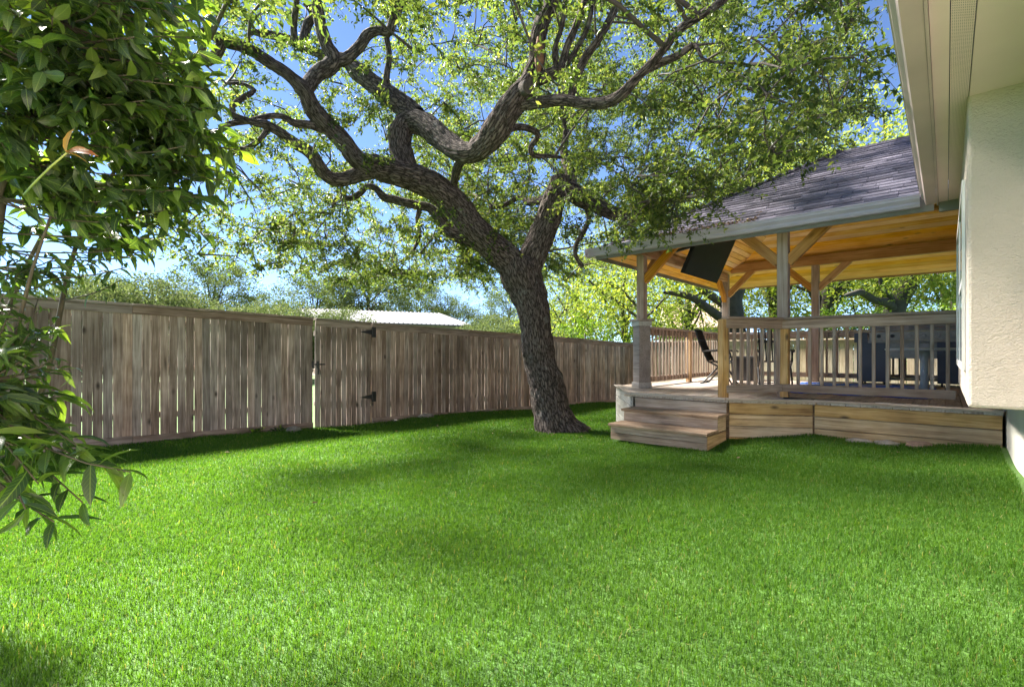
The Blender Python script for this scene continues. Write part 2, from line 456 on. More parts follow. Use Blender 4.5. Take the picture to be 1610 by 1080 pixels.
def vent_mat():
    """perforated strip: rows of small punched holes"""
    m, nt, nd, lk, bs = new_mat('perforated_vent')
    g = N(nd, 'ShaderNodeNewGeometry')
    mp = N(nd, 'ShaderNodeMapping'); mp.inputs['Scale'].default_value = (95, 95, 0); mp.inputs['Rotation'].default_value = (0, 0, math.radians(45))
    lk.new(g.outputs['Position'], mp.inputs[0])
    fr = N(nd, 'ShaderNodeVectorMath', operation='FRACTION'); lk.new(mp.outputs[0], fr.inputs[0])
    sb = N(nd, 'ShaderNodeVectorMath', operation='SUBTRACT'); lk.new(fr.outputs[0], sb.inputs[0]); sb.inputs[1].default_value = (0.5, 0.5, 0)
    ln = N(nd, 'ShaderNodeVectorMath', operation='LENGTH'); lk.new(sb.outputs[0], ln.inputs[0])
    hole = math_n(nd, lk, 'LESS_THAN', ln.outputs['Value'], 0.23)
    lk.new(mixc(nd, lk, (0.80, 0.645, 0.60), (0.07, 0.06, 0.045), hole), bs.inputs['Base Color'])
    bs.inputs['Roughness'].default_value = 0.7
    return m
M_VENT = vent_mat()

def glass_mat():
    m, nt, nd, lk, bs = new_mat('window_glass')
    bs.inputs['Base Color'].default_value = (0.03, 0.035, 0.04, 1); bs.inputs['Roughness'].default_value = 0.05
    bs.inputs['Specular IOR Level'].default_value = 0.9
    return m
M_GLASS = glass_mat()

WX, BX = 0.43, 0.10            # house wall plane, bay side plane
BY0, BY1, BZ0, SOF = 4.23, 7.35, 0.757, 2.72
house = empty('house', (2.0, 4.0, 0.1))
tag(house, 'beige stucco house with deep painted eave along the right side', 'house')
MB().box(WX, WX+0.25, -7, 13.4, BZ0+0.004, SOF+0.3).build('wall', M_STUCCO, house)
MB().box(WX+0.02, WX+0.25, -7, 13.4, -0.6, BZ0).build('foundation', M_FOUND, house)
mb = MB(); mb.box(BX, WX-0.002, BY0, BY1, BZ0, SOF+0.2)
mb.build('bay_wall', M_STUCCO, house, bevel=0.018)
# soffit, with the perforated strip let into it
MB().box(-0.062, 0.012, -7, 6.98, SOF, SOF+0.02).build('soffit', M_SOFFIT, house)
MB().box(0.016, 0.104, -7, 6.98, SOF+0.003, SOF+0.02).build('vent_strip', M_VENT, house)
MB().box(0.108, WX+0.2, -7, 2.9, SOF, SOF+0.02).build('soffit', M_SOFFIT, house)
MB().box(0.108, WX+0.2, 2.904, 6.98, SOF-0.001, SOF+0.02).build('soffit', M_SOFFIT, house)
MB().box(-0.060, WX, 6.985, 7.03, SOF-0.10, SOF+0.12).build('soffit_end_board', M_DGREY, house)
MB().box(-0.078, -0.064, -7, 7.0, SOF-0.03, SOF+0.19).build('fascia_board', M_HGUT, house)
prof = [(-0.080, SOF-0.022), (-0.165, SOF-0.022), (-0.178, SOF+0.012), (-0.178, SOF+0.03), (-0.205, SOF+0.06), (-0.212, SOF+0.098), (-0.220, SOF+0.102), (-0.220, SOF+0.115), (-0.204, SOF+0.112), (-0.196, SOF+0.064), (-0.168, SOF+0.032), (-0.158, SOF-0.014), (-0.080, SOF-0.014)]
MB().prism(prof, 'y', -7, 6.93).build('gutter', M_HGUT, house)
def shingle_mat():
    m, nt, nd, lk, bs = new_mat('asphalt_shingle')
    oi = N(nd, 'ShaderNodeObjectInfo'); g = N(nd, 'ShaderNodeNewGeometry')
    n1 = N(nd, 'ShaderNodeTexNoise'); n1.inputs['Scale'].default_value = 9; n1.inputs['Detail'].default_value = 6
    n2 = N(nd, 'ShaderNodeTexNoise'); n2.inputs['Scale'].default_value = 240
    for n in (n1, n2): lk.new(g.outputs['Position'], n.inputs['Vector'])
    rnd = math_n(nd, lk, 'FRACT', math_n(nd, lk, 'ADD', math_n(nd, lk, 'MULTIPLY', oi.outputs['Random'], 7.3), g.outputs['Random Per Island']))
    r0 = ramp(nd, [(0.0, (0.085, 0.075, 0.10)), (0.5, (0.145, 0.13, 0.172)), (1.0, (0.215, 0.195, 0.245))]); lk.new(rnd, r0.inputs[0])
    r1 = ramp(nd, [(0.3, (0.75, 0.75, 0.75)), (0.7, (1.2, 1.2, 1.2))]); lk.new(n1.outputs['Fac'], r1.inputs[0])
    r2 = ramp(nd, [(0.3, (0.65, 0.65, 0.65)), (0.7, (1.25, 1.25, 1.25))]); lk.new(n2.outputs['Fac'], r2.inputs[0])
    c = mixc(nd, lk, mixc(nd, lk, r0.outputs[0], r1.outputs[0], 1.0, 'MULTIPLY'), r2.outputs[0], 1.0, 'MULTIPLY')
    lk.new(c, bs.inputs['Base Color']); bs.inputs['Roughness'].default_value = 0.85
    b = N(nd, 'ShaderNodeBump'); b.inputs['Strength'].default_value = 0.5; b.inputs['Distance'].default_value = 0.003
    lk.new(n2.outputs['Fac'], b.inputs['Height']); lk.new(b.outputs[0], bs.inputs['Normal'])
    return m
M_SHINGLE = shingle_mat()
mb = MB(); e0, e1 = (-0.12, SOF+0.15), (5.0, SOF+2.7)
mb.prism([e0, e1, (e1[0], e1[1]+0.05), (e0[0]-0.06, e0[1]+0.05)], 'y', -7, 6.98)
sl = (e1[1]-e0[1])/(e1[0]-e0[0]); e0 = (WX+.26, e0[1]+sl*(WX+.26-e0[0]))
mb.prism([e0, e1, (e1[0], e1[1]+0.05), (e0[0], e0[1]+0.05)], 'y', 6.98, 13.4)
mb.build('roof', M_SHINGLE, house)
MB().prism([(7.36, SOF+.302), (12.7, SOF+.302), (12.7, 2.82), (9.92, 4.38), (7.36, 2.95)], 'x', WX, WX+.25).build('gable_wall', M_STUCCO, house)
# window in the bay's side
win = MB()
wy0, wy1, wz0, wz1 = 4.62, 7.10, 0.98, 2.30
fr = MB()
fr.box(BX-0.02, BX-0.002, wy0, wy1, wz1-0.05, wz1); fr.box(BX-0.02, BX-0.002, wy0, wy1, wz0, wz0+0.05)
fr.box(BX-0.02, BX-0.002, wy0, wy0+0.06, wz0+0.05, wz1-0.05); fr.box(BX-0.02, BX-0.002, wy1-0.06, wy1, wz0+0.05, wz1-0.05)
fr.box(BX-0.017, BX-0.002, 5.82, 5.90, wz0+0.05, wz1-0.05); fr.box(BX-0.017, BX-0.002, wy0+.06, 5.82, 1.6, 1.65)
wfr = fr.build('window', M_WHITE, house)
MB().box(BX-0.012, BX-0.004, wy0+.062, 5.818, wz0+.052, wz1-.052).build('pane', M_GLASS, wfr)
MB().box(BX-0.012, BX-0.004, 5.902, wy1-.062, wz0+.052, wz1-.052).build('pane', M_GLASS, wfr)

# ------------------------------------------------------------------ fence along the left, with its gate
FN = np.array([-8.25, 0.83]); FF = np.array([-7.61, 14.5])
fu = (FF-FN)/np.linalg.norm(FF-FN); fn = np.array([fu[1], -fu[0]])      # along the fence, and towards the yard
FL = np.linalg.norm(FF-FN)
def fxy(s, off=0.0): return FN + fu*s + fn*off
def f_top(s): return 1.77 + (1.41-1.77)*s/FL
def f_bot(s): return -0.13 + (-0.49+0.13)*s/FL
def s_at_px(px):
    """distance along the fence at a photo column"""
    k = (px-CX)/F_PX
    a = FN @ RGT - k*(FN @ FWD); b = fu @ RGT - k*(fu @ FWD)
    return -a/b
S_G0, S_G1 = s_at_px(493), s_at_px(583)
fn3 = Vector((fn[0], fn[1], 0))
PITCH = 0.102
FPR = random.Random(3)
def V3(s, off, z):
    p = fxy(s, off); return Vector((p[0], p[1], z))

def fence_run(root, s0, s1, kick=True):
    n = int((s1-s0)/PITCH); pitch = (s1-s0)/n
    for i in range(n):
        s = s0 + (i+0.5)*pitch
        g = FPR.choice((0.0, 0.0, 0.004, 0.008))
        W = 0.0965 + g*0.5
        zb = f_bot(s) + (0.10 if kick else 0.035) + FPR.uniform(0, .006)
        zt = f_top(s) - 0.03
        ln = FPR.uniform(-.004, .004)
        o = bpy.data.objects.new('picket', plank_mesh(1.775 if kick else 1.84, round(W, 3), 0.017, M_FENCE, 0.002, i % 4))
        L = 1.775 if kick else 1.84
        mid = V3(s, FPR.uniform(-.002, .002), (zb + zb + L)/2)
        link(o, root, frame(mid, Vector((fu[0]*ln, fu[1]*ln, 1)), fn3))
    # cap, trim, bottom boards and rails come in bays of about 2.4 m
    nb = max(1, round((s1-s0)/2.44)); bl = (s1-s0)/nb
    for b in range(nb):
        a, c = s0 + b*bl + .002, s0 + (b+1)*bl - .002
        j = FPR.uniform(-.006, .006)
        plank('top_cap', V3(a, 0.0, f_top(a)+j), V3(c, 0.0, f_top(c)+j), 0.125, 0.035, (0,0,1), M_FTRIM, root, b)
        plank('trim_board', V3(a, 0.024, f_top(a)-.072+j), V3(c, 0.024, f_top(c)-.072+j), 0.10, 0.018, fn3, M_FTRIM, root, b)
        for z in (-.22, -.86, -1.50):
            plank('rail', V3(a, -.036, f_top(a)+z), V3(c, -.036, f_top(c)+z), 0.085, 0.038, fn3, M_FENCE, root, b)
        if kick:
            plank('bottom_board', V3(a, 0.026+j*.3, f_bot(a)+.062), V3(c, 0.026+j*.3, f_bot(c)+.062), 0.140, 0.024, fn3, M_FENCE, root, b)
        plank('post', V3(a, -.10, f_bot(a)-.2), V3(a, -.10, f_top(a)-.02), 0.089, 0.089, fn3, M_FENCE, root)

def fence_root(name, s, label):
    p = fxy(s); r = empty(name, (p[0], p[1], f_bot(s))); tag(r, label, 'fence'); return r
r1 = fence_root('wood_fence', 1.0, 'weathered grey brown picket fence run left of the gate, nearest the shrub')
fence_run(r1, -4.2, S_G0-0.02)
r2 = fence_root('wood_fence', 9.0, 'weathered brown picket fence run right of the gate, passing behind the tree trunk')
fence_run(r2, S_G1+0.015, FL)
# gate
gate = empty('gate', tuple(V3((S_G0+S_G1)/2, 0, f_bot(S_G0))))
tag(gate, 'weathered wooden picket gate in the fence with black hinges and latch', 'gate')
n = int(round((S_G1-S_G0-.03)/0.096)); pit = (S_G1-S_G0-.03)/n
for i in range(n):
    s = S_G0 + .02 + (i+.5)*pit
    o = bpy.data.objects.new('picket', plank_mesh(1.83, 0.0905, 0.017, M_FENCE, 0.002, i % 4))
    link(o, gate, frame(V3(s, 0.004+FPR.uniform(-.002, .002), f_top(s)-.055-1.83/2), Vector((fu[0]*.003, fu[1]*.003, 1)), fn3))
a, c = S_G0+.022, S_G1-.012
plank('trim_board', V3(a, 0.026, f_top(a)-.075), V3(c, 0.026, f_top(c)-.072), 0.098, 0.018, fn3, M_FTRIM, gate, 1)
plank('top_cap', V3(a, 0.0, f_top(a)-.004), V3(c, 0.0, f_top(c)-.002), 0.125, 0.035, (0,0,1), M_FTRIM, gate, 1)
for z in (-.25, -.90, -1.45):
    plank('gate_rail', V3(a, -.032, f_top(a)+z), V3(c, -.032, f_top(c)+z), 0.085, 0.038, fn3, M_FENCE, gate)
plank('gate_brace', V3(a+.05, -.06, f_top(a)-1.4), V3(c-.05, -.06, f_top(c)-.3), 0.085, 0.02, fn3, M_FENCE, gate)
for z in (-.17, -1.37):
    s = S_G1+.01
    m = MB()
    pts = [(-.26, 0), (-.015, .045), (-.015, .095), (.075, .095), (.075, -.095), (-.015, -.095), (-.015, -.045)]
    b = [V3(s+p[0], .036, f_top(s)+z+p[1]) for p in pts]; t = [V3(s+p[0], .043, f_top(s)+z+p[1]) for p in pts]
    k = len(pts)
    m.add(b+t, [tuple(range(k)), tuple(range(k, 2*k))[::-1]] + [(i, (i+1) % k, k+(i+1) % k, k+i) for i in range(k)])
    m.tube([V3(s, .045, f_top(s)+z-.095), V3(s, .045, f_top(s)+z+.095)], .012)
    m.build('hinge', M_BLACK, gate)
s = S_G0+.03; zl = f_top(s)-.78
m = MB()
m.tube([V3(s-.06, .03, zl), V3(s+.16, .03, zl)], .012); m.tube([V3(s+.15, .03, zl), V3(s+.15, .05, zl)], .010)
for dd in (-.055, .03): m.tube([V3(s+dd, .03, zl-.05), V3(s+dd, .03, zl+.055)], .02)
m.tube([V3(s+.03, .03, zl-.05), V3(s+.035, .055, zl-.10), V3(s+.03, .05, zl-.17)], .014)
m.build('latch', M_BLACK, gate)

# back fence behind the deck
BFY = 14.62
r3 = empty('wood_fence', (-3, BFY, -.45)); tag(r3, 'sunlit pale brown picket fence behind the deck and its back railing', 'fence')
x = -7.55
i = 0
while x < 3.2:
    o = bpy.data.objects.new('picket', plank_mesh(1.75, 0.136, 0.017, M_FBACK, 0.002, i % 4))
    link(o, r3, frame((x+.07, BFY, -.32+.875), Vector((FPR.uniform(-.004, .004), 0, 1)), (0, -1, 0)))
    x += .146; i += 1
for b in range(4):
    xa, xb = -7.55+b*2.7, -7.55+(b+1)*2.7-.004
    plank('top_cap', (xa, BFY, 1.445), (xb, BFY, 1.445), .125, .035, (0,0,1), M_FBACK, r3, b)
    plank('trim_board', (xa, BFY-.022, 1.37), (xb, BFY-.022, 1.37), .10, .018, (0,-1,0), M_FBACK, r3, b)
    plank('bottom_board', (xa, BFY-.026, -.39), (xb, BFY-.026, -.39), .14, .024, (0,-1,0), M_FBACK, r3, b)
    for z in (1.1, .5, -.1): plank('rail', (xa, BFY+.04, z), (xb, BFY+.04, z), .085, .038, (0,-1,0), M_FBACK, r3, b)

# ------------------------------------------------------------------ deck
DZ = 0.50
SE = 6.47                                   # front edge of the deck at the steps
P0, P1, P2, P3 = (-4.55, 8.02), (-3.40, SE), (-2.10, SE), (-1.22, 6.95)
PR = (WX, 6.95); DBY = 12.35
def front_y(x):
    if x < P1[0]: return P0[1] + (P1[1]-P0[1])*(x-P0[0])/(P1[0]-P0[0])
    if x < P2[0]: return SE
    if x < P3[0]: return P2[1] + (P3[1]-P2[1])*(x-P2[0])/(P3[0]-P2[0])
    return P3[1]
deck = empty('deck', (-2.0, 9.5, 0))
tag(deck, 'raised wooden deck with angled front corners and plank skirting', 'deck')
x = P0[0]; BW = .1405
while x < WX-.02:
    x1 = min(x+BW, WX-.004)
    ya, yb = front_y(x)-.03, front_y(x1)-.03
    if x < P2[0] < x1 or x < P1[0] < x1 or x < P3[0] < x1: ya = yb = min(ya, yb)+.0
    m = MB(); h = .028
    m.hexa([(x, ya, DZ-h), (x1, yb, DZ-h), (x1, DBY, DZ-h), (x, DBY, DZ-h)], [(x, ya, DZ), (x1, yb, DZ), (x1, DBY, DZ), (x, DBY, DZ)])
    me = m.mesh('board', M_DECK)
    # swing so that the grain (local X) follows the board: local x = world y
    R = Matrix.Rotation(math.radians(90), 4, 'Z')
    c = Vector(((x+x1)/2, 9.5, DZ))
    M = Matrix.Translation(c) @ R
    me.transform(M.inverted())
    link(bpy.data.objects.new('deck_board', me), deck, M)
    x += BW+.006
for q, (a, b) in enumerate(((P0, P1), (P1, P2), (P2, P3), (P3, PR))):
    dv = Vector((b[0]-a[0], b[1]-a[1], 0)).normalized(); ov = Vector((dv.y, -dv.x, 0))
    sh = ov*(-.025); e0 = -.03 if q in (1, 2) else .0
    A = Vector((a[0], a[1], DZ+.010+.0015*(q % 2))) + sh; B = Vector((b[0], b[1], DZ+.010+.0015*(q % 2))) + sh
    plank('border_board', A, B, .13, .026, (0,0,1), M_DECK, deck, q, .005)
def skirt(a, b, nrow, z_top, out, zend, mat=M_SKIRT, h=.138, thick=.025):
    """horizontal skirting boards between two plan points"""
    for k in range(nrow):
        z = z_top - h/2 - k*(h+.008)
        if z + h/2 < zend: break
        plank('skirt_board', (a[0], a[1], z), (b[0], b[1], z), h, thick, out, mat, deck, k)
zs = DZ-.032
d21 = Vector((P3[0]-P2[0], P3[1]-P2[1], 0)).normalized(); o21 = Vector((d21.y, -d21.x, 0))
skirt((P2[0]+.03, P2[1]+.03), (P3[0]-.012, P3[1]-.005), 5, zs, o21, -.2)
skirt((P3[0]+.012, P3[1]), (WX-.01, P3[1]), 4, zs, (0,-1,0), -.2)
d10 = Vector((P1[0]-P0[0], P1[1]-P0[1], 0)).normalized(); o10 = Vector((d10.y, -d10.x, 0))
M_PALE = wood('pale_side_board', (0.30, 0.27, 0.24), (0.44, 0.41, 0.38), (0.55, 0.52, 0.49), rough=0.7, knots=0.2, spread=0.06)
skirt((P0[0]+.01, P0[1]), (P1[0]-.01, P1[1]+.01), 5, zs, o10, -.3, M_PALE)
skirt((P0[0], DBY), (P0[0], P0[1]+.02), 6, zs, (-1,0,0), -.5)
mb = MB()
mb.prism([(P0[0]+.05, P0[1]+.05), (P1[0]+.03, P1[1]+.08), (P2[0]-.02, P2[1]+.09), (P3[0], P3[1]+.06), (WX-.02, P3[1]+.06), (WX-.02, DBY-.05), (P0[0]+.05, DBY-.05)], 'z', -.6, DZ-.04)
mb.build('deck_framing', M_STEP, deck)

steps = empty('deck_steps', (-2.75, 5.9, 0))
tag(steps, 'three-rise weathered wooden steps leading up to the deck beside the tree', 'steps')
SX0, SX1 = -3.36, -2.09
for k, (zf, yf) in enumerate(((.167, 5.76), (.333, 6.115))):
    plank('tread', (SX0-.02, yf+.17, zf-.018), (SX1+.02, yf+.17, zf-.018), .385, .036, (0,0,1), M_STEP, steps, k, .006)
    for q in range(2 if k == 0 else 1):
        hh = .085 if k == 0 else .128
        plank('riser', (SX0, yf+.03, zf-.04-hh/2-q*(hh+.003)), (SX1, yf+.03, zf-.04-hh/2-q*(hh+.003)), hh, .022, (0,-1,0), M_STEP, steps, k*2+q)
plank('riser', (SX0, SE-.005, .333+.064), (SX1, SE-.005, .333+.064), .126, .022, (0,-1,0), M_STEP, steps, 7)
for sx, out in ((SX1-.014, (1,0,0)), (SX0+.014, (-1,0,0))):
    plank('side_board', (sx, 5.80, .035), (sx, SE-.01, .035), .155, .02, out, M_SKIRT, steps, 3)
    plank('side_board', (sx, 6.16, .206), (sx, SE-.01, .206), .165, .02, out, M_SKIRT, steps, 4)

# ------------------------------------------------------------------ pavilion over the deck
PA, PB, PC, PD = (-3.92, 7.78), (-1.66, 7.45), (-3.90, 12.0), (-2.07, 12.0)
BMZ, BFZ = 2.95, 2.76
EY0, EY1, EX0 = 7.0, 12.85, -4.32            # eave lines
RY, RZ, EZ = 9.92, 4.50, 2.80                # ridge and eave height
HX = EX0 + (RY-EY0)                          # ridge starts here (hipped end)
pav = empty('pavilion', (-2.5, 9.9, DZ))
tag(pav, 'timber pavilion over the deck with hipped shingle roof and pine ceiling', 'pavilion')
def post(x, y, z0, z1, w=.135, ang=0.0):
    a = math.radians(ang)
    return plank('post', (x, y, z0), (x, y, z1), w, w, (math.sin(a), -math.cos(a), 0), M_POST, pav, int(abs(x*100)) % 7, .008)
post(*PA, DZ+.001, BFZ); post(*PB, DZ+.001, BFZ); post(*PC, DZ+.001, BMZ); post(*PD, DZ+.001, BMZ)
FBY = 7.5
plank('beam', (EX0+.15, FBY, BFZ+.09), (WX, FBY, BFZ+.09), .18, .135, (0,-1,0), M_BEAM, pav, 1, .006)
plank('beam', (EX0+.55, 12.0, BMZ+.1), (WX, 12.0, BMZ+.1), .20, .135, (0,-1,0), M_BEAM, pav, 2, .006)
plank('beam', (-3.9, FBY+.07, BFZ+.09), (-3.9, 11.93, BFZ+.09), .18, .13, (1,0,0), M_BEAM, pav, 3, .006)
def brace(p, dx, dy):
    x, y = p; zl, zh = (2.33, 2.85) if (y < 9 or dy) else (2.45, 2.99)
    L = zh-zl
    a = Vector((x + dx*.05, y + dy*.05, zl)); b = Vector((x + dx*(L+.06), y + dy*(L+.06), zh))
    plank('brace', a, b, .13, .085, (dy, -dx, 0), M_BEAM, pav, 5, .006)
brace(PB, -1, 0); brace(PB, 1, 0); brace(PA, 1, 0); brace((-3.9, PA[1]), 0, 1); brace(PC, 1, 0); brace(PC, 0, -1); brace(PD, 1, 0); brace(PD, -1, 0)
# boxed lower part of the corner post, turned with the angled edge of the deck
ang = math.degrees(math.atan2(d10.y, d10.x))
def boxed(z0, z1, w, name, mat):
    m = MB(); m.box(-w/2, w/2, -w/2, w/2, 0, z1-z0)
    return m.build(name, mat, pav, M=Matrix.Translation((PA[0], PA[1]-.0, z0)) @ Matrix.Rotation(math.radians(ang+20), 4, 'Z'), bevel=.004)
M_BOXP = wood('boxed_post_paint', (0.18, 0.145, 0.13), (0.27, 0.225, 0.205), (0.35, 0.295, 0.27), rough=0.6, knots=0.1, spread=0.02)
boxed(DZ+.002, DZ+1.16, .215, 'post_casing', M_BOXP)
boxed(DZ+.003, DZ+.10, .245, 'casing_base', M_PALE)
boxed(DZ+1.06, DZ+1.14, .245, 'casing_collar', M_PALE)
boxed(DZ+1.142, DZ+1.18, .30, 'casing_cap', M_POST)
# roof: sheathing, ceiling boards under it, shingles on it
SL = (RZ-EZ)/(RY-EY0)
def roof_z(x, y): return EZ + SL*min(y-EY0, EY1-y, x-EX0)
XR = 1.2
def slopes(dz):
    e = [(EX0, EY0), (XR, EY0), (XR, EY1), (EX0, EY1)]
    r = [(HX, RY), (XR, RY)]
    z = lambda p, zz: (p[0], p[1], zz+dz)
    return [[z(e[0], EZ), z(e[1], EZ), z(r[1], RZ), z(r[0], RZ)],
            [z(e[2], EZ), z(e[3], EZ), z(r[0], RZ), z(r[1], RZ)],
            [z(e[3], EZ), z(e[0], EZ), z(r[0], RZ)]]
roof = MB()
lo, hi = slopes(-.02), slopes(.0)
for a, b in zip(lo, hi):
    k = len(a); roof.add(a+b, [tuple(range(k))[::-1], tuple(range(k, 2*k))] + [(i, (i+1) % k, k+(i+1) % k, k+i) for i in range(k)])
roofo = roof.build('roof', M_SHINGLE, pav)
ceil = MB()
lo2, hi2 = slopes(-.075), slopes(-.06)
for a, b in zip(lo2, hi2):
    k = len(a); ceil.add(a+b, [tuple(range(k))[::-1], tuple(range(k, 2*k))] + [(i, (i+1) % k, k+(i+1) % k, k+i) for i in range(k)])
ceilo = ceil.build('ceiling', M_BEAM, pav)
cw = .118; nrow = int(math.hypot(EY1-RY, RZ-EZ)/cw)
for k in range(nrow):
    for side in (0, 1, 2):
        f0, f1 = k/nrow, (k+1)/nrow - .0035
        q = []
        for f in (f0, f1):
            z = EZ + (RZ-EZ)*f
            if side == 0: q.append([(EX0+(HX-EX0)*f, EY1+(RY-EY1)*f, z), (WX, EY1+(RY-EY1)*f, z)])
            elif side == 1: q.append([(EX0+(HX-EX0)*f, EY0+(RY-EY0)*f, z), (WX, EY0+(RY-EY0)*f, z)])
            else: q.append([(EX0+(HX-EX0)*f, EY0+(RY-EY0)*f, z), (EX0+(HX-EX0)*f, EY1+(RY-EY1)*f, z)])
        if side == 2 and k == nrow-1: continue
        m = MB()
        t = random.uniform(0, .003)
        base = [Vector(p) + Vector((0,0,-.092-t)) for p in (q[0][0], q[0][1], q[1][1], q[1][0])]
        top = [p + Vector((0,0,.016)) for p in base]
        m.hexa(base, top)
        me = m.mesh('board', M_CEDAR)
        c = (base[0]+base[1])/2
        R = Matrix.Rotation(math.radians(90 if side == 2 else 0), 4, 'Z')
        M = Matrix.Translation(c) @ R
        me.transform(M.inverted())
        link(bpy.data.objects.new('ceiling_board', me), ceilo, M)
# eave trim and gutters
MB().box(EX0+.0, -.10, EY0-.016, EY0+.004, EZ-.16, EZ+.0).build('fascia_board', M_DGREY, pav)
MB().box(EX0-.016, EX0+.004, EY0-.01, EY1, EZ-.16, EZ).build('fascia_board', M_DGREY, pav)
MB().box(EX0, WX, EY1-.004, EY1+.016, EZ-.12, EZ).build('fascia_board', M_BEAM, pav)
gp = [(0, 0), (-.075, 0), (-.09, .03), (-.09, .05), (-.118, .085), (-.122, .112), (-.132, .116), (-.132, .128), (-.11, .126), (-.108, .088), (-.082, .052), (-.072, .008), (0, .008)]
gz0 = EZ-.115
MB().prism([(EY0-.018+p[0], gz0+p[1]) for p in gp], 'x', EX0-.12, -.215).build('gutter', M_GREY, pav)
MB().prism([(EX0-.018+p[0], gz0+p[1]) for p in gp], 'y', EY0-.02, EY1+.02).build('gutter', M_GREY, pav)
MB().box(EX0-.152, EX0-.121, EY0-.15, EY0-.0, gz0-.002, gz0+.13).build('gutter_end', M_GREY, pav)

# shingles: the front slope tab by tab
tabs = []
nc = 25
slope_len = math.hypot(RY-EY0, RZ-EZ)
expo = slope_len/nc
srr = random.Random(5)
for c in range(nc):
    f0 = c/nc; f1 = (c+1.25)/nc
    xl = EX0 + (HX-EX0)*f0 - .03
    x = xl - srr.uniform(0, .3)
    while x < XR-.1:
        w = srr.choice((.26, .31, .34, .38))
        tabs.append((c, max(x, xl), min(x+w, XR), f0, f1))
        x += w+.006
def tab_geo(t):
    c, xa, xb, f0, f1 = t
    th = .011 + srr.uniform(0, .008)
    y0, z0 = EY0-.035+(RY-EY0)*f0 + srr.uniform(-.006, .006), EZ+(RZ-EZ)*f0 - .018
    y1, z1 = EY0+(RY-EY0)*f1, EZ+(RZ-EZ)*f1
    dz0, dz1 = .006 + th, .004
    xa2 = max(xa, EX0+(HX-EX0)*min(f1, 1)-.02) if c else xa
    return ([(xa, y0, z0+.004), (xb, y0, z0+.004), (xb, y1, z1), (min(xa2, xb-.01), y1, z1)],
            [(xa, y0, z0+.004+dz0), (xb, y0, z0+.004+dz0), (xb, y1, z1+dz1), (min(xa2, xb-.01), y1, z1+dz1)])
vis = [t for t in tabs if t[1] < .0]
vis.sort(key=lambda t: depth_of((t[1]+t[2])/2, EY0+(RY-EY0)*t[3]))
near, rest = vis[:290], vis[290:] + [t for t in tabs if t[1] >= .0]
for t in near:
    m = MB(); b, tt = tab_geo(t); m.hexa(b, tt); m.build('shingle', M_SHINGLE, roofo)
m = MB()
for t in rest:
    b, tt = tab_geo(t); m.hexa(b, tt)
# hip end and back slope courses, and the ridge and hip caps
for c in range(nc):
    f0, f1 = c/nc, (c+1.2)/nc
    x0, z0 = EX0-.03+(HX-EX0)*f0, EZ+(RZ-EZ)*f0-.018; x1, z1 = EX0+(HX-EX0)*f1, EZ+(RZ-EZ)*f1
    ya, yb = EY0+(RY-EY0)*f0, EY1+(RY-EY1)*f0
    y = ya
    while y < yb:
        w = min(srr.choice((.26, .31, .38)), yb-y)
        m.hexa([(x0, y+w, z0), (x0, y, z0), (x1, y, z1), (x1, y+w, z1)], [(x0, y+w, z0+.02), (x0, y, z0+.02), (x1, y, z1+.005), (x1, y+w, z1+.005)])
        y += w+.006
tag(m.build('far_shingles', M_SHINGLE, roofo), kind='stuff')
m = MB()
x = HX
while x < XR:
    m.add([(x, RY-.13, RZ-.055), (x, RY, RZ+.03), (x, RY+.13, RZ-.055), (x+.27, RY-.13, RZ-.065), (x+.27, RY, RZ+.018), (x+.27, RY+.13, RZ-.065)],
          [(0,1,4,3), (1,2,5,4), (0,3,4,1), (0,2,1)])
    x += .2
for sgn in (1, -1):
    yE = EY0 if sgn == 1 else EY1
    for k in range(20):
        f0, f1 = k/20, (k+1.3)/20
        pa = Vector((EX0+(HX-EX0)*f0, yE+(RY-yE)*f0, EZ+(RZ-EZ)*f0+.03)); pb = Vector((EX0+(HX-EX0)*f1, yE+(RY-yE)*f1, EZ+(RZ-EZ)*f1+.015))
        sx = Vector((.09, -.09*sgn, -.03)); sy = Vector((-.09, .09*sgn, -.03))
        m.add([pa+sx, pa, pa+sy, pb+sx, pb, pb+sy], [(0,1,4,3), (1,2,5,4)])
m.build('ridge_caps', M_SHINGLE, roofo)

# ------------------------------------------------------------------ railings
RT = DZ+1.06
def railing(label, a, b, nbal, root_name='railing', posts=(), bw=.036):
    a = Vector((a[0], a[1], 0)); b = Vector((b[0], b[1], 0)); u = (b-a).normalized(); out = Vector((u.y, -u.x, 0))
    r = empty(root_name, (*((a+b)/2)[:2], DZ)); tag(r, label, 'railing', 'deck railings')
    Z = lambda p, z, o=0: (p.x+out.x*o, p.y+out.y*o, z)
    plank('handrail', Z(a, RT), Z(b, RT), .135, .034, (0,0,1), M_RAIL, r, 1, .005)
    plank('top_rail', Z(a, RT-.077, .02), Z(b, RT-.077, .02), .115, .036, out, M_RAIL, r, 2, .004)
    plank('bottom_rail', Z(a, DZ+.13, .02), Z(b, DZ+.13, .02), .10, .036, out, M_RAIL, r, 3, .004)
    L = (b-a).length
    for k in range(nbal):
        p = a + u*(L*(k+.5)/nbal)
        plank('baluster', Z(p, DZ+.085, -.018), Z(p, RT-.022, -.018), bw, bw, out, M_RAIL, r, 0, .003)
    for p in posts:
        p = Vector((p[0], p[1], 0))
        plank('rail_post', Z(p, DZ+.001), Z(p, RT-.018), .098, .098, out, M_SKIRT, r, 0, .006)
    return r
PE = (-2.19, 6.64)
railing('angled section of deck railing right of the steps', (PE[0]+.02, PE[1]), (PB[0]-.02, PB[1]-.10), 8, posts=(PE,))
railing('long front deck railing running from the pavilion post to the house', (PB[0]-.02, PB[1]-.06), (BX-.02, PB[1]-.06), 13, posts=((PB[0]+.02, PB[1]-.02),))
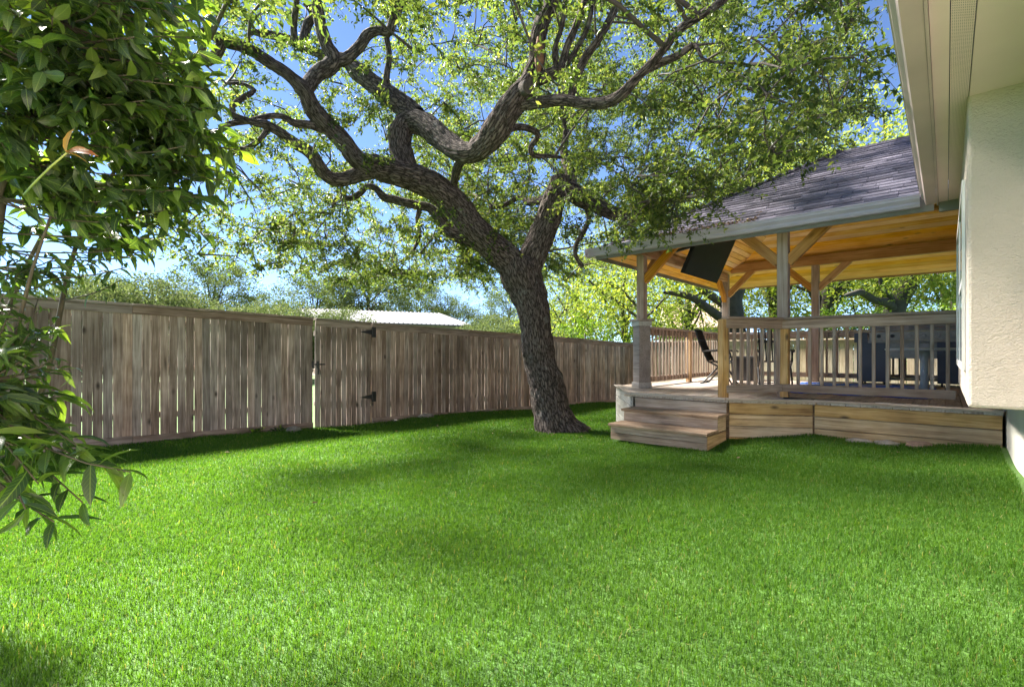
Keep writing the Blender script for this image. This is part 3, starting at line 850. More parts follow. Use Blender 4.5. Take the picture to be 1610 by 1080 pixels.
railing('left side deck railing behind the boxed corner post', (-4.02, 11.95), (-4.02, 8.0), 27, posts=((-4.02, 10.1),), bw=.027)
railing('back deck railing behind the grill and patio chairs', (WX-.01, 12.2), (-4.02, 12.2), 24, posts=((-.9, 12.2),))

# ------------------------------------------------------------------ things on the deck
# television hung from the side beam, tipped down towards the deck
tv = empty('television', (-3.45, 8.6, 2.9))
tag(tv, 'black flat television hung under the pavilion roof, tilted down', 'television')
tb0, tb1 = np.array([-3.18, 7.70, 2.40]), np.array([-3.18, 9.25, 2.40])
tl = math.radians(24)
upv = Vector((math.sin(tl), 0, math.cos(tl))); nrm = Vector((math.cos(tl), 0, -math.sin(tl)))
c = Vector((tb0+tb1)/2) + upv*.43
def tvbox(name, w, h, t, off, mat, bev=.006):
    m = MB(); m.box(-w/2, w/2, -h/2, h/2, -t/2, t/2)
    return m.build(name, mat, tv, M=frame(c + nrm*off, Vector((0,1,0)), nrm), bevel=bev)
M_SCREEN = plain('dark_screen', (0.008, 0.008, 0.010), rough=0.5, var=0.3, spec=0.12)
M_TVB = plain('matt_black_plastic', (0.010, 0.010, 0.011), rough=0.6, var=0.2, spec=0.15)
tvbox('housing', 1.55, .88, .055, 0, M_TVB)
tvbox('screen', 1.50, .83, .004, .030, M_SCREEN, .001)
tvbox('rear_cover', 1.1, .6, .06, -.055, M_BLACK)
m = MB(); m.tube([c - nrm*.08, c - nrm*.30 + Vector((0,0,.05)), Vector((-3.87, c.y, 2.88))], .03)
m.build('mount_arm', M_BLACK, tv)

def add_chair(label, x, y, rz):
    r = empty('patio_chair', (x, y, DZ)); tag(r, label, 'chair', 'black metal patio chairs')
    M = Matrix.Translation((x, y, DZ+.0015)) @ Matrix.Rotation(rz, 4, 'Z')
    def part(mb, name, mat=M_BLACK): return mb.build(name, mat, r, M=M, smooth=False)
    # local: faces +x, seat at .42, back leans to -x
    for s in (-1, 1):
        yy = .27*s
        m = MB()
        m.tube([(.30, yy, .012), (.27, yy, .012), (.10, yy, .30), (-.16, yy, .44), (-.32, yy, .80), (-.40, yy, 1.06)], .017, 8)
        part(m, 'back_upright')
        m = MB()
        m.tube([(-.30, yy, .012), (-.26, yy, .012), (.02, yy, .32), (.20, yy, .44), (.25, yy, .56), (.22, yy, .635)], .017, 8)
        part(m, 'leg')
        m = MB(); m.tube([(-.27, yy*1.06, .63), (.0, yy*1.1, .655), (.26, yy*1.1, .645), (.30, yy*1.06, .62)], .018, 8)
        part(m, 'armrest')
    m = MB()
    for k in range(9):
        yy = -.22 + .055*k
        m.tube([(.24, yy, .445), (.05, yy, .425), (-.15, yy, .43)], .014, 6)
    m.tube([(.25, -.27, .445), (.25, .27, .445)], .012, 8); m.tube([(-.16, -.27, .43), (-.16, .27, .43)], .012, 8)
    part(m, 'seat')
    m = MB()
    for k in range(9):
        yy = -.22 + .055*k
        m.tube([(-.17, yy, .45), (-.33, yy, .80), (-.405, yy, 1.06)], .015, 6)
    m.tube([(-.40, -.27, 1.06), (-.425, 0, 1.09), (-.40, .27, 1.06)], .014, 8)
    m.box(-.35, -.335, -.25, .25, .80, .86)
    part(m, 'backrest')
    m = MB(); m.tube([(.29, -.27, .012), (.29, .27, .012)], .011, 8); m.tube([(-.29, -.27, .012), (-.29, .27, .012)], .011, 8)
    part(m, 'foot_bar')
    return r
add_chair('black metal patio chair against the left railing, seen from its side', -3.35, 9.95, math.radians(8))
add_chair('black metal patio chair behind the angled railing and the front pavilion post', -2.45, 10.25, math.radians(-70))
sb = empty('storage_box', (-3.3, 11.35, DZ)); tag(sb, 'small black lidded box behind the angled railing', 'box')
m = MB(); m.prism([(-.20, 0), (.20, 0), (.23, .48), (-.23, .48)], 'y', -.17, .17)
m.build('box_body', M_BLACK, sb, M=Matrix.Translation((-3.3, 11.35, DZ+.002)), bevel=.01)
m = MB(); m.box(-.25, .25, -.20, .20, 0, .05)
m.build('lid', M_BLACK, sb, M=Matrix.Translation((-3.3, 11.35, DZ+.484)), bevel=.015)

def rug_mat():
    m, nt, nd, lk, bs = new_mat('blue_rug_weave')
    g = N(nd, 'ShaderNodeNewGeometry')
    mp = N(nd, 'ShaderNodeMapping'); mp.inputs['Rotation'].default_value = (0, 0, math.radians(35)); lk.new(g.outputs['Position'], mp.inputs[0])
    w = N(nd, 'ShaderNodeTexWave'); w.inputs['Scale'].default_value = 0.55; w.inputs['Distortion'].default_value = 0.6
    lk.new(mp.outputs[0], w.inputs['Vector'])
    r = ramp(nd, [(0.0, (0.035, 0.13, 0.62)), (0.90, (0.04, 0.15, 0.68)), (0.93, (0.60, 0.62, 0.66))]); lk.new(w.outputs['Fac'], r.inputs[0])
    lk.new(r.outputs[0], bs.inputs['Base Color']); bs.inputs['Roughness'].default_value = 0.9
    return m
m = MB()
nxr, nyr = 22, 26
vv = [(-2.15+2.0*i/nxr + .03*math.sin(j*.7), 8.3+3.1*j/nyr + .03*math.sin(i*.9), DZ+.006+.012*max(0, noise.noise((i*.35, j*.3, 2)))) for j in range(nyr+1) for i in range(nxr+1)]
ff = [(j*(nxr+1)+i, j*(nxr+1)+i+1, (j+1)*(nxr+1)+i+1, (j+1)*(nxr+1)+i) for j in range(nyr) for i in range(nxr)]
m.add(vv, ff)
ro = m.build('rug', rug_mat(), None, smooth=True)
sd = ro.modifiers.new('thick', 'SOLIDIFY'); sd.thickness = .005; sd.offset = 1
tag(ro, 'bright blue outdoor rug with white stripes lying on the deck', 'rug')

tbl = empty('pedestal_table', (-.24, 9.3, DZ)); tag(tbl, 'pale grey pedestal table standing in front of the grill', 'table')
m = MB(); m.lathe([(.44, 0), (.46, .008), (.46, .03), (.44, .038)], (-.24, 9.3, DZ+.635), 32); m.build('table_top', M_TABLE, tbl, smooth=False)
m = MB(); m.lathe([(.055, 0), (.05, .25), (.05, .45), (.075, .60)], (-.24, 9.3, DZ+.035), 16); m.build('table_leg', M_TABLE, tbl, smooth=True)
m = MB(); m.lathe([(.24, 0), (.24, .012), (.10, .028), (.06, .035)], (-.24, 9.3, DZ+.0015), 24); m.build('table_base', M_TABLE, tbl)

# grill with side burners, two cabinets and an open middle
gr = empty('grill', (-.55, 11.6, DZ)); tag(gr, 'wide steel and navy gas grill behind the front railing', 'grill')
gx0, gx1, gy0, gy1 = -1.30, .30, 11.35, 11.90
G = lambda n, mat, *b, bev=.006, smooth=False: MB().box(*b).build(n, mat, gr, bevel=bev)
G('left_cabinet', M_NAVY, gx0+.02, gx0+.50, gy0+.02, gy1, DZ+.06, DZ+.80)
G('right_cabinet', M_NAVY, gx1-.42, gx1, gy0+.02, gy1, DZ+.06, DZ+.80)
G('bottom_shelf', M_BLACK, gx0+.50, gx1-.42, gy0+.05, gy1-.02, DZ+.10, DZ+.13)
for xx in (gx0+.62, gx0+.86, gx0+1.08):
    G('rear_bar', M_BLACK, xx, xx+.03, gy1-.04, gy1-.01, DZ+.131, DZ+.55)
G('middle_panel', M_STEEL, gx0+.50, gx1-.42, gy0+.06, gy0+.09, DZ+.50, DZ+.79)
G('control_panel', M_STEEL, gx0+.22, gx1-.12, gy0-.02, gy0+.06, DZ+.83, DZ+.99)
G('front_rail', M_STEEL, gx0+.20, gx1-.10, gy0-.05, gy0+.02, DZ+.79, DZ+.825)
G('left_side_shelf', M_NAVY, gx0-.02, gx0+.19, gy0, gy1, DZ+.80, DZ+.98)
G('right_side_shelf', M_NAVY, gx1-.11, gx1+.06, gy0, gy1, DZ+.80, DZ+.98)
def hood(xa, xb, nm):
    m = MB(); m.prism([(gy0+.0, DZ+1.0), (gy1, DZ+1.0), (gy1, DZ+1.24), (gy1-.12, DZ+1.32), (gy0+.16, DZ+1.32), (gy0+.03, DZ+1.20)], 'x', xa, xb)
    h = m.build(nm, M_STEEL, gr, bevel=.012)
    MB().box(xa+.10, xb-.10, gy0+.006, gy0+.03, DZ+1.10, DZ+1.17).build('badge_plate', M_BLACK, h)
    m = MB(); m.tube([(xa+.08, gy0-.045, DZ+1.06), (xb-.08, gy0-.045, DZ+1.06)], .013, 10)
    for xx in (xa+.10, xb-.10): m.tube([(xx, gy0-.045, DZ+1.06), (xx, gy0+.02, DZ+1.06)], .009, 8)
    m.build('hood_handle', M_STEEL, h)
hood(gx0+.22, gx0+.70, 'small_hood'); hood(gx0+.72, gx1-.12, 'large_hood')
for xx in (gx0+.36, gx0+.56, gx0+.80, gx0+1.0, gx0+1.2, gx0+1.38):
    m = MB(); m.tube([(xx, gy0-.02, DZ+.91), (xx, gy0-.055, DZ+.91)], [.034, .028], 14); m.build('knob', M_BLACK if xx < gx0+.7 else M_STEEL, gr)
for xx in (gx0+.10, gx0+.44, gx1-.36, gx1-.06):
    for yy in (gy0+.08, gy1-.06):
        m = MB(); m.tube([(xx-.015, yy, DZ+.032), (xx+.015, yy, DZ+.032)], .030, 12); m.build('caster', M_BLACK, gr)
# cord and length of white pipe lying along the deck edge
m = MB(); m.tube([(-1.6, 7.17, DZ+.012), (-1.2, 7.15, DZ+.012), (-.7, 7.16, DZ+.012), (-.35, 7.13, DZ+.012), (-.05, 7.10, DZ+.012), (.15, 7.12, DZ+.012)], .010, 8)
tag(m.build('black_cord', M_BLACK, smooth=True), 'black cord lying along the front edge of the deck', 'cord')
m = MB(); m.tube([(-.62, 7.08, DZ+.016), (-.18, 7.06, DZ+.016)], .009, 10)
tag(m.build('white_pipe', M_WHITE, smooth=True), 'short white pipe lying on the deck edge beside the cord', 'pipe')

# stones
def stone(label, x, y, sx, sy, sz, mat, seed, group):
    import bmesh
    bm = bmesh.new(); bmesh.ops.create_icosphere(bm, subdivisions=3, radius=1)
    for v in bm.verts:
        k = noise.noise(v.co*1.3 + Vector((seed*7.1, 0, 0))); k2 = noise.noise(v.co*4 + Vector((0, seed*3.3, 0)))
        v.co *= 1 + .35*k + .08*k2
        v.co = Vector((v.co.x*sx, v.co.y*sy, v.co.z*sz))
    me = bpy.data.meshes.new('stone'); bm.to_mesh(me); bm.free(); me.materials.append(mat)
    o = bpy.data.objects.new('stone', me)
    link(o, None, Matrix.Translation((x, y, float(gz(x, y))+sz*.45)) @ Matrix.Rotation(seed, 4, 'Z'))
    tag(o, label, 'stone', group)
p = V3(s_at_px(455), .16, 0); stone('flat grey stone at the foot of the fence left of the gate', p.x, p.y, .12, .22, .05, M_STONE, 1.0, 'loose stones')
p = V3(s_at_px(663), .14, 0); stone('pale stone at the foot of the fence right of the gate', p.x, p.y, .10, .15, .06, M_STONE, 2.4, 'loose stones')
p = V3(s_at_px(618), .12, 0); stone('tiny pebble against the fence just right of the gate', p.x, p.y, .05, .07, .025, M_STONE, 3.4, 'loose stones')
stone('leftmost flat pale stone below the deck skirting by the house', -.75, 6.82, .13, .06, .035, M_STONE, .2, 'loose stones')
stone('middle flat pale stone below the deck skirting by the house', -.50, 6.80, .12, .07, .04, M_STONE, .1, 'loose stones')
stone('reddish brown stone below the deck skirting by the house', -.22, 6.80, .13, .07, .045, M_RSTONE, .35, 'loose stones')

# ------------------------------------------------------------------ plants: shared tools
def catmull(pts, rad, step):
    """smooth a polyline of points with radii, resampled about every step metres"""
    P = np.array(pts, float); R = np.array(rad, float)
    out = []; ro = []
    n = len(P)
    for i in range(n-1):
        p0, p1, p2, p3 = P[max(i-1, 0)], P[i], P[i+1], P[min(i+2, n-1)]
        k = max(2, int(np.linalg.norm(p2-p1)/step))
        for j in range(k):
            t = j/k
            out.append(.5*((2*p1) + (-p0+p2)*t + (2*p0-5*p1+4*p2-p3)*t*t + (-p0+3*p1-3*p2+p3)*t**3))
            s = t*t*(3-2*t); ro.append(R[i]*(1-s) + R[i+1]*s)
    out.append(P[-1]); ro.append(R[-1])
    return np.array(out), np.array(ro)

def tube_arrays(P, R, n):
    """rings along P; returns verts, quads, uv per loop (metres round, metres along), angle and length per vertex"""
    m = len(P)
    T = np.gradient(P, axis=0); T /= np.linalg.norm(T, axis=1)[:, None] + 1e-12
    up = np.cross(T[0], [0.3, 0.9, 0.2]); up /= np.linalg.norm(up)
    U = np.zeros_like(P)
    for i in range(m):
        up = up - T[i]*(up @ T[i]); up /= np.linalg.norm(up) + 1e-12; U[i] = up
    W = np.cross(T, U)
    a = np.arange(n)*2*np.pi/n
    V = P[:, None, :] + R[:, None, None]*(U[:, None, :]*np.cos(a)[None, :, None] + W[:, None, :]*np.sin(a)[None, :, None])
    L = np.concatenate([[0], np.cumsum(np.linalg.norm(np.diff(P, axis=0), axis=1))])
    i0 = np.arange(m-1)[:, None]; k0 = np.arange(n)[None, :]; k1 = (k0+1) % n
    F = np.stack([i0*n+k0, i0*n+k1, (i0+1)*n+k1, (i0+1)*n+k0], -1).reshape(-1, 4)
    return V, F, L, a

def leaf_mesh(name, P, D, Nn, L, W, mat, fine=False, droop=0.15, vary=0.0):
    """leaves at P, pointing along D, faces towards Nn; simple leaf = 2 triangles, fine leaf = 8 faces with a keel"""
    D = D/(np.linalg.norm(D, axis=1)[:, None]+1e-9)
    Sd = np.cross(D, Nn); Sd /= (np.linalg.norm(Sd, axis=1)[:, None]+1e-9)
    Nn = np.cross(Sd, D)
    n = len(P); L = L[:, None]; W = W[:, None]
    if not fine:
        b = P; t = P + D*L - Nn*L*droop
        m = P + D*L*.5
        l = m - Sd*W*.5 + Nn*W*.16; r = m + Sd*W*.5 + Nn*W*.16
        V = np.stack([b, r, t, l], 1).reshape(-1, 3)
        i = np.arange(n)[:, None]*4
        F = np.concatenate([i + np.array([[0, 1, 2]]), i + np.array([[0, 2, 3]])])
        return mesh_arrays(name, V, F, mat)
    if vary: droop = droop + np.abs(rng.normal(size=(n, 1)))*vary
    st = [(0, .0, 0), (.22, .72, .02), (.48, 1.0, .0), (.76, .68, -.06), (1.0, 0, -.16)]
    vs = []
    for (t, w, dz) in st:
        c = P + D*L*t + Nn*L*dz*(droop/.15)
        if w == 0: vs.append(c)
        else:
            vs += [c - Sd*W*.5*w + Nn*W*.14*w, c, c + Sd*W*.5*w + Nn*W*.14*w]
    V = np.stack(vs, 1).reshape(-1, 3); k = len(vs)
    i = np.arange(n)[:, None]*k
    T3 = np.concatenate([i + np.array([[0, 2, 1]]), i + np.array([[0, 3, 2]]), i + np.array([[7, 8, 10]]), i + np.array([[8, 9, 10]])])
    q = [[1, 2, 5, 4], [2, 3, 6, 5], [4, 5, 8, 7], [5, 6, 9, 8]]
    Q = np.concatenate([i + np.array([z]) for z in q])
    uvv = []
    for (t, w, dz) in st:
        uvv += [(0, t)] if w == 0 else [(-w, t), (0, t), (w, t)]
    uvv = np.array(uvv, float)
    uv = np.concatenate([uvv[Q.ravel() % k], uvv[T3.ravel() % k]])
    return mesh_arrays(name, V, [Q, T3], mat, smooth=True, uv=uv)

def unit(n):
    v = rng.normal(size=(n, 3)); return v/np.linalg.norm(v, axis=1)[:, None]

def bark_mat(name, dark, light, lichen=None, scale=1.0):
    m, nt, nd, lk, bs = new_mat(name)
    uv = N(nd, 'ShaderNodeUVMap'); g = N(nd, 'ShaderNodeNewGeometry')
    mp = N(nd, 'ShaderNodeMapping'); mp.inputs['Scale'].default_value = (34*scale, 7*scale, 1)
    lk.new(uv.outputs[0], mp.inputs[0])
    nz = N(nd, 'ShaderNodeTexNoise'); nz.inputs['Scale'].default_value = 3; nz.inputs['Detail'].default_value = 3; lk.new(mp.outputs[0], nz.inputs['Vector'])
    ad = N(nd, 'ShaderNodeVectorMath', operation='ADD'); lk.new(mp.outputs[0], ad.inputs[0]); lk.new(nz.outputs['Color'], ad.inputs[1])
    vo = N(nd, 'ShaderNodeTexVoronoi', feature='DISTANCE_TO_EDGE'); vo.inputs['Scale'].default_value = 1.0; lk.new(ad.outputs[0], vo.inputs['Vector'])
    vr = ramp(nd, [(0.0, (0,0,0)), (0.22, (1,1,1))]); lk.new(vo.outputs['Distance'], vr.inputs[0])
    n2 = N(nd, 'ShaderNodeTexNoise'); n2.inputs['Scale'].default_value = 30; n2.inputs['Detail'].default_value = 8; lk.new(g.outputs['Position'], n2.inputs['Vector'])
    h = math_n(nd, lk, 'ADD', math_n(nd, lk, 'MULTIPLY', vr.outputs[0], 0.7), math_n(nd, lk, 'MULTIPLY', n2.outputs['Fac'], 0.6))
    r = ramp(nd, [(0.25, dark), (0.95, light)]); lk.new(h, r.inputs[0])
    c = r.outputs[0]
    if lichen:
        n3 = N(nd, 'ShaderNodeTexNoise'); n3.inputs['Scale'].default_value = 5.0; n3.inputs['Detail'].default_value = 8; n3.inputs['Roughness'].default_value = .7; lk.new(g.outputs['Position'], n3.inputs['Vector'])
        r3 = ramp(nd, [(0.58, (0,0,0)), (0.66, (1,1,1))]); lk.new(n3.outputs['Fac'], r3.inputs[0])
        c = mixc(nd, lk, c, lichen, math_n(nd, lk, 'MULTIPLY', r3.outputs[0], 0.55))
    lk.new(c, bs.inputs['Base Color']); bs.inputs['Roughness'].default_value = 0.95; bs.inputs['Specular IOR Level'].default_value = 0.15
    b = N(nd, 'ShaderNodeBump'); b.inputs['Strength'].default_value = 1.0; b.inputs['Distance'].default_value = 0.02
    lk.new(h, b.inputs['Height']); lk.new(b.outputs[0], bs.inputs['Normal'])
    return m
M_BARK = bark_mat('oak_bark', (0.024, 0.018, 0.016), (0.155, 0.124, 0.110), (0.27, 0.265, 0.245))
M_TWIG = plain('twig_bark', (0.075, 0.062, 0.05), rough=0.9, var=0.3, scale=20)

# ------------------------------------------------------------------ the oak
oak = empty('oak_tree', tuple(at(878, 680, 7.75)))
tag(oak, 'large live oak with leaning furrowed trunk and twisting limbs in the lawn', 'tree')
# limbs: photo column, row, depth, width in photo pixels
LIMBS = {
 'trunk': [(884, 700, 7.72, 92), (878, 683, 7.72, 82), (872, 664, 7.73, 68), (866, 640, 7.75, 61), (858, 600, 7.78, 55), (848, 563, 7.8, 51), (843, 518, 7.8, 50), (838, 489, 7.8, 51), (829, 459, 7.8, 58), (818, 432, 7.8, 68), (812, 410, 7.8, 60)],
 'left_main': [(822, 440, 7.8, 50), (800, 412, 7.75, 52), (776, 390, 7.65, 50), (755, 372, 7.55, 48), (727, 336, 7.4, 46), (694, 300, 7.2, 47), (662, 284, 7.05, 46), (628, 274, 6.9, 44), (592, 264, 6.75, 40), (563, 250, 6.6, 32), (543, 228, 6.5, 30), (520, 202, 6.4, 30), (495, 176, 6.25, 31), (479, 145, 6.1, 26), (455, 119, 6.0, 21), (424, 98, 5.9, 20), (400, 82, 5.8, 20), (375, 72, 5.7, 19), (352, 66, 5.6, 20), (330, 55, 5.5, 14), (300, 48, 5.4, 9)],
 'left_low': [(600, 266, 6.75, 32), (566, 274, 6.7, 26), (540, 282, 6.6, 23), (518, 280, 6.5, 22), (502, 262, 6.4, 22), (490, 242, 6.3, 21), (461, 224, 6.2, 19), (436, 206, 6.1, 17), (415, 196, 6.0, 16), (395, 192, 5.9, 10), (365, 180, 5.8, 7)],
 'left_low_b': [(421, 200, 6.05, 9), (412, 216, 6.0, 8), (392, 232, 5.95, 8), (370, 238, 5.9, 7), (358, 252, 5.9, 6), (352, 275, 5.9, 4)],
 'left_side': [(508, 204, 6.36, 14), (490, 197, 6.3, 13), (470, 195, 6.25, 13), (458, 192, 6.2, 11), (446, 184, 6.15, 9), (424, 183, 6.1, 9), (395, 190, 6.0, 9), (360, 196, 5.9, 9), (342, 212, 5.85, 8), (322, 232, 5.8, 7), (306, 228, 5.8, 5)],
 'left_side_b': [(372, 190, 5.95, 8), (365, 168, 6.0, 9), (385, 152, 6.05, 9), (400, 142, 6.1, 7), (378, 132, 6.1, 6), (356, 132, 6.1, 4)],
 'knot_a': [(479, 150, 6.1, 22), (496, 120, 6.2, 26), (516, 106, 6.25, 28), (524, 92, 6.25, 26), (512, 70, 6.2, 22), (503, 36, 6.1, 20), (496, -5, 6.0, 19), (490, -50, 5.9, 16)],
 'knot_b': [(522, 96, 6.25, 24), (545, 92, 6.3, 20), (566, 72, 6.3, 18), (578, 54, 6.3, 17), (596, 48, 6.3, 15), (612, 50, 6.3, 14), (620, 28, 6.2, 13), (630, 0, 6.1, 13), (640, -40, 6.0, 12)],
 'rise': [(650, 286, 7.0, 40), (636, 258, 7.0, 40), (629, 232, 7.05, 39), (630, 208, 7.1, 40), (640, 188, 7.15, 34)],
 'lichen_up': [(655, 184, 7.2, 36), (634, 166, 7.3, 36), (606, 146, 7.4, 31), (584, 130, 7.5, 30), (562, 112, 7.6, 30), (545, 96, 7.7, 22), (512, 88, 7.75, 16), (480, 76, 7.8, 15), (452, 62, 7.8, 15), (420, 54, 7.7, 12), (390, 50, 7.6, 8)],
 'cross': [(640, 190, 7.15, 36), (664, 194, 7.0, 40), (684, 208, 6.8, 40), (704, 226, 6.6, 38), (724, 238, 6.4, 36), (746, 238, 6.25, 36), (762, 226, 6.1, 40), (780, 204, 5.95, 46), (797, 178, 5.85, 45), (812, 156, 5.8, 42), (826, 138, 5.8, 36), (836, 118, 5.8, 30), (844, 96, 5.8, 28), (846, 62, 5.75, 27), (852, 34, 5.7, 26), (868, 4, 5.6, 26), (885, -40, 5.5, 24)],
 'strut': [(712, 298, 7.3, 13), (716, 276, 7.0, 13), (722, 256, 6.7, 14), (732, 240, 6.4, 14)],
 'right_long': [(810, 168, 5.82, 20), (830, 164, 5.75, 20), (850, 160, 5.65, 20), (890, 158, 5.5, 19), (925, 163, 5.35, 18), (955, 162, 5.2, 20), (978, 148, 5.05, 19), (1000, 124, 4.95, 16), (1024, 100, 4.85, 15), (1046, 74, 4.75, 15), (1072, 44, 4.65, 14), (1106, 22, 4.5, 13), (1140, -2, 4.4, 12), (1180, -40, 4.3, 10)],
 'right_long_b': [(1012, 112, 4.9, 13), (1040, 98, 4.85, 13), (1066, 88, 4.75, 11), (1088, 72, 4.7, 10), (1098, 78, 4.65, 6), (1104, 92, 4.6, 5), (1124, 98, 4.55, 4), (1160, 100, 4.4, 3), (1200, 105, 4.2, 2.5)],
 'shoot_knot': [(838, 128, 5.8, 20), (858, 120, 5.75, 22), (878, 112, 5.7, 20), (884, 100, 5.7, 14), (892, 72, 5.65, 11), (906, 40, 5.6, 11), (922, -5, 5.5, 11)],
 'shoot_b': [(876, 112, 5.7, 8), (872, 80, 5.65, 8), (884, 40, 5.6, 7), (890, -5, 5.5, 7)],
 'shoot_c': [(884, 110, 5.7, 9), (905, 80, 5.65, 8), (925, 40, 5.55, 8), (932, -5, 5.45, 8)],
 'shoot_d': [(897, 156, 5.5, 12), (905, 128, 5.45, 13), (920, 92, 5.4, 13), (944, 58, 5.3, 12), (968, 12, 5.2, 12), (975, -10, 5.1, 11)],
 'right_main': [(824, 440, 7.8, 48), (836, 405, 7.8, 47), (848, 375, 7.8, 45), (862, 342, 7.8, 42), (874, 312, 7.8, 38), (880, 292, 7.8, 36), (881, 279, 7.8, 34)],
 'right_arm': [(876, 308, 7.8, 32), (896, 302, 7.85, 34), (916, 316, 7.9, 28), (942, 326, 8.0, 25), (968, 336, 8.1, 24), (992, 338, 8.2, 20), (1016, 330, 8.3, 14), (1045, 318, 8.4, 10), (1080, 310, 8.5, 7)],
 'right_up': [(888, 296, 7.85, 22), (898, 280, 7.9, 22), (894, 262, 8.0, 16), (886, 240, 8.1, 12), (890, 205, 8.2, 10), (884, 175, 8.2, 9), (878, 150, 8.3, 7)],
 'right_drop': [(922, 326, 7.95, 10), (926, 344, 7.9, 8), (918, 364, 7.85, 8), (906, 384, 7.85, 7), (905, 402, 7.85, 7), (916, 420, 7.85, 7)],
 'back_stub': [(874, 318, 7.9, 14), (850, 316, 8.2, 14), (832, 318, 8.5, 12), (818, 310, 8.8, 9), (792, 322, 9.0, 7), (770, 326, 9.2, 5)],
 'under_limb': [(752, 380, 7.6, 26), (728, 374, 7.65, 25), (704, 362, 7.7, 23), (690, 344, 7.75, 20), (676, 328, 7.8, 14), (652, 322, 7.8, 13), (622, 314, 7.85, 13), (604, 310, 7.9, 12), (590, 296, 7.9, 10), (576, 294, 7.9, 10), (566, 304, 7.9, 10), (552, 312, 7.9, 9), (534, 310, 7.9, 9), (526, 318, 7.95, 6), (522, 338, 8, 4)],
 'under_b': [(662, 322, 7.8, 8), (656, 345, 7.85, 7), (660, 370, 7.9, 6), (650, 395, 8.0, 4)],
 'top_a': [(464, 74, 7.78, 11), (463, 62, 7.7, 11), (462, 44, 7.6, 10), (466, 10, 7.4, 9), (468, -20, 7.2, 8)],
 'top_b': [(474, 80, 7.8, 14), (478, 62, 7.8, 14), (484, 40, 7.8, 14), (492, 24, 7.7, 11), (480, 4, 7.6, 9)],
 'mid_up': [(610, 148, 7.4, 11), (608, 120, 7.3, 10), (612, 90, 7.2, 9), (608, 60, 7.1, 9)],
 'twist': [(790, 210, 6.1, 11), (812, 200, 6.3, 11), (836, 204, 6.5, 10), (846, 214, 6.6, 9), (834, 232, 6.7, 8), (840, 244, 6.8, 9), (866, 246, 6.9, 6), (885, 248, 7, 4)],
 'far_left': [(350, 68, 5.6, 16), (342, 84, 5.6, 18), (325, 98, 5.6, 14), (308, 92, 5.5, 9), (285, 100, 5.4, 6)],
}
AV = []; AF = []; AUV = []; voff = 0
NODES = []            # (point, radius) used to hang the branches on
def px_r(w, d): return .5*w*d/F_PX
for nm, L in LIMBS.items():
    P = [at(a, b, d) for a, b, d, w in L]; R = [px_r(w, d)*((.96 if nm == 'trunk' else .90) if w > 14 else 1) for a, b, d, w in L]
    big = max(R) > .06
    P, R = catmull(P, R, .03 if big else .05)
    n = 72 if nm in ('trunk', 'left_main', 'right_main', 'cross') else (40 if big else 14)
    # knobbly course
    amp = np.minimum(R*.16, .02)
    if nm != 'trunk':
        for i in range(len(P)):
            q = Vector(P[i])*2.3
            P[i] += np.array(noise.noise_vector(q))*amp[i]
    V, F, Ln, a = tube_arrays(P, R, n)
    if nm == 'trunk':
        # root flare: ribs that widen to the ground, one long root to the right
        for i in range(len(P)):
            h = max(0.0, 1 - (P[i][2] - P[0][2])/.55)
            if h > 0:
                dirv = V[i] - P[i]; ang = np.arctan2(dirv @ np.array([*RGT, 0]), dirv @ np.array([*FWD, 0]))
                k = 1 + h**2*(.22*np.cos(ang*5+.6) + .10*np.cos(ang*3) + .35*np.maximum(0, np.cos(ang-1.5))**3)
                V[i] = P[i] + dirv*k[:, None]
    # bark ridges as relief
    if big:
        m_, n_ = V.shape[:2]
        for i in range(m_):
            rr = R[i]
            for k in range(n_):
                u = Vector((math.cos(a[k])*rr*26, math.sin(a[k])*rr*26, Ln[i]*5.5 + len(nm)*1.7))
                w = Vector((math.cos(a[k])*rr*4, math.sin(a[k])*rr*4, Ln[i]*2.5))
                ridge = abs(noise.noise(u))
                lump = noise.noise(w)
                f = 1 + lump*(.09 if nm == 'trunk' else .05)
                off = min(.022, rr*.13)*(ridge*1.9-.45)
                V[i, k] = P[i] + (V[i, k]-P[i])*(f + off/rr)
    m_, n_ = V.shape[:2]
    ui = np.arange(m_-1)[:, None]; uk = np.arange(n_)[None, :]
    circ = 2*np.pi*np.maximum(R, .01)
    def uvs(i, k): return np.stack([(k/n_)*np.broadcast_to(np.median(circ), i.shape), Ln[i]], -1)
    ib = np.broadcast_to(ui, (m_-1, n_)); kb = np.broadcast_to(uk, (m_-1, n_))
    uv = np.stack([uvs(ib, kb), uvs(ib, kb+1), uvs(ib+1, kb+1), uvs(ib+1, kb)], 2).reshape(-1, 2)
    AV.append(V.reshape(-1, 3)); AF.append(F+voff); AUV.append(uv)
    voff += m_*n_
    for i in range(0, len(P), 4):
        if nm != 'trunk' and P[i][2] > 2.2: NODES.append((*P[i], R[i]))
me = mesh_arrays('trunk', np.concatenate(AV), np.concatenate(AF), M_BARK, smooth=True, uv=np.concatenate(AUV))
link(bpy.data.objects.new('trunk', me), oak)
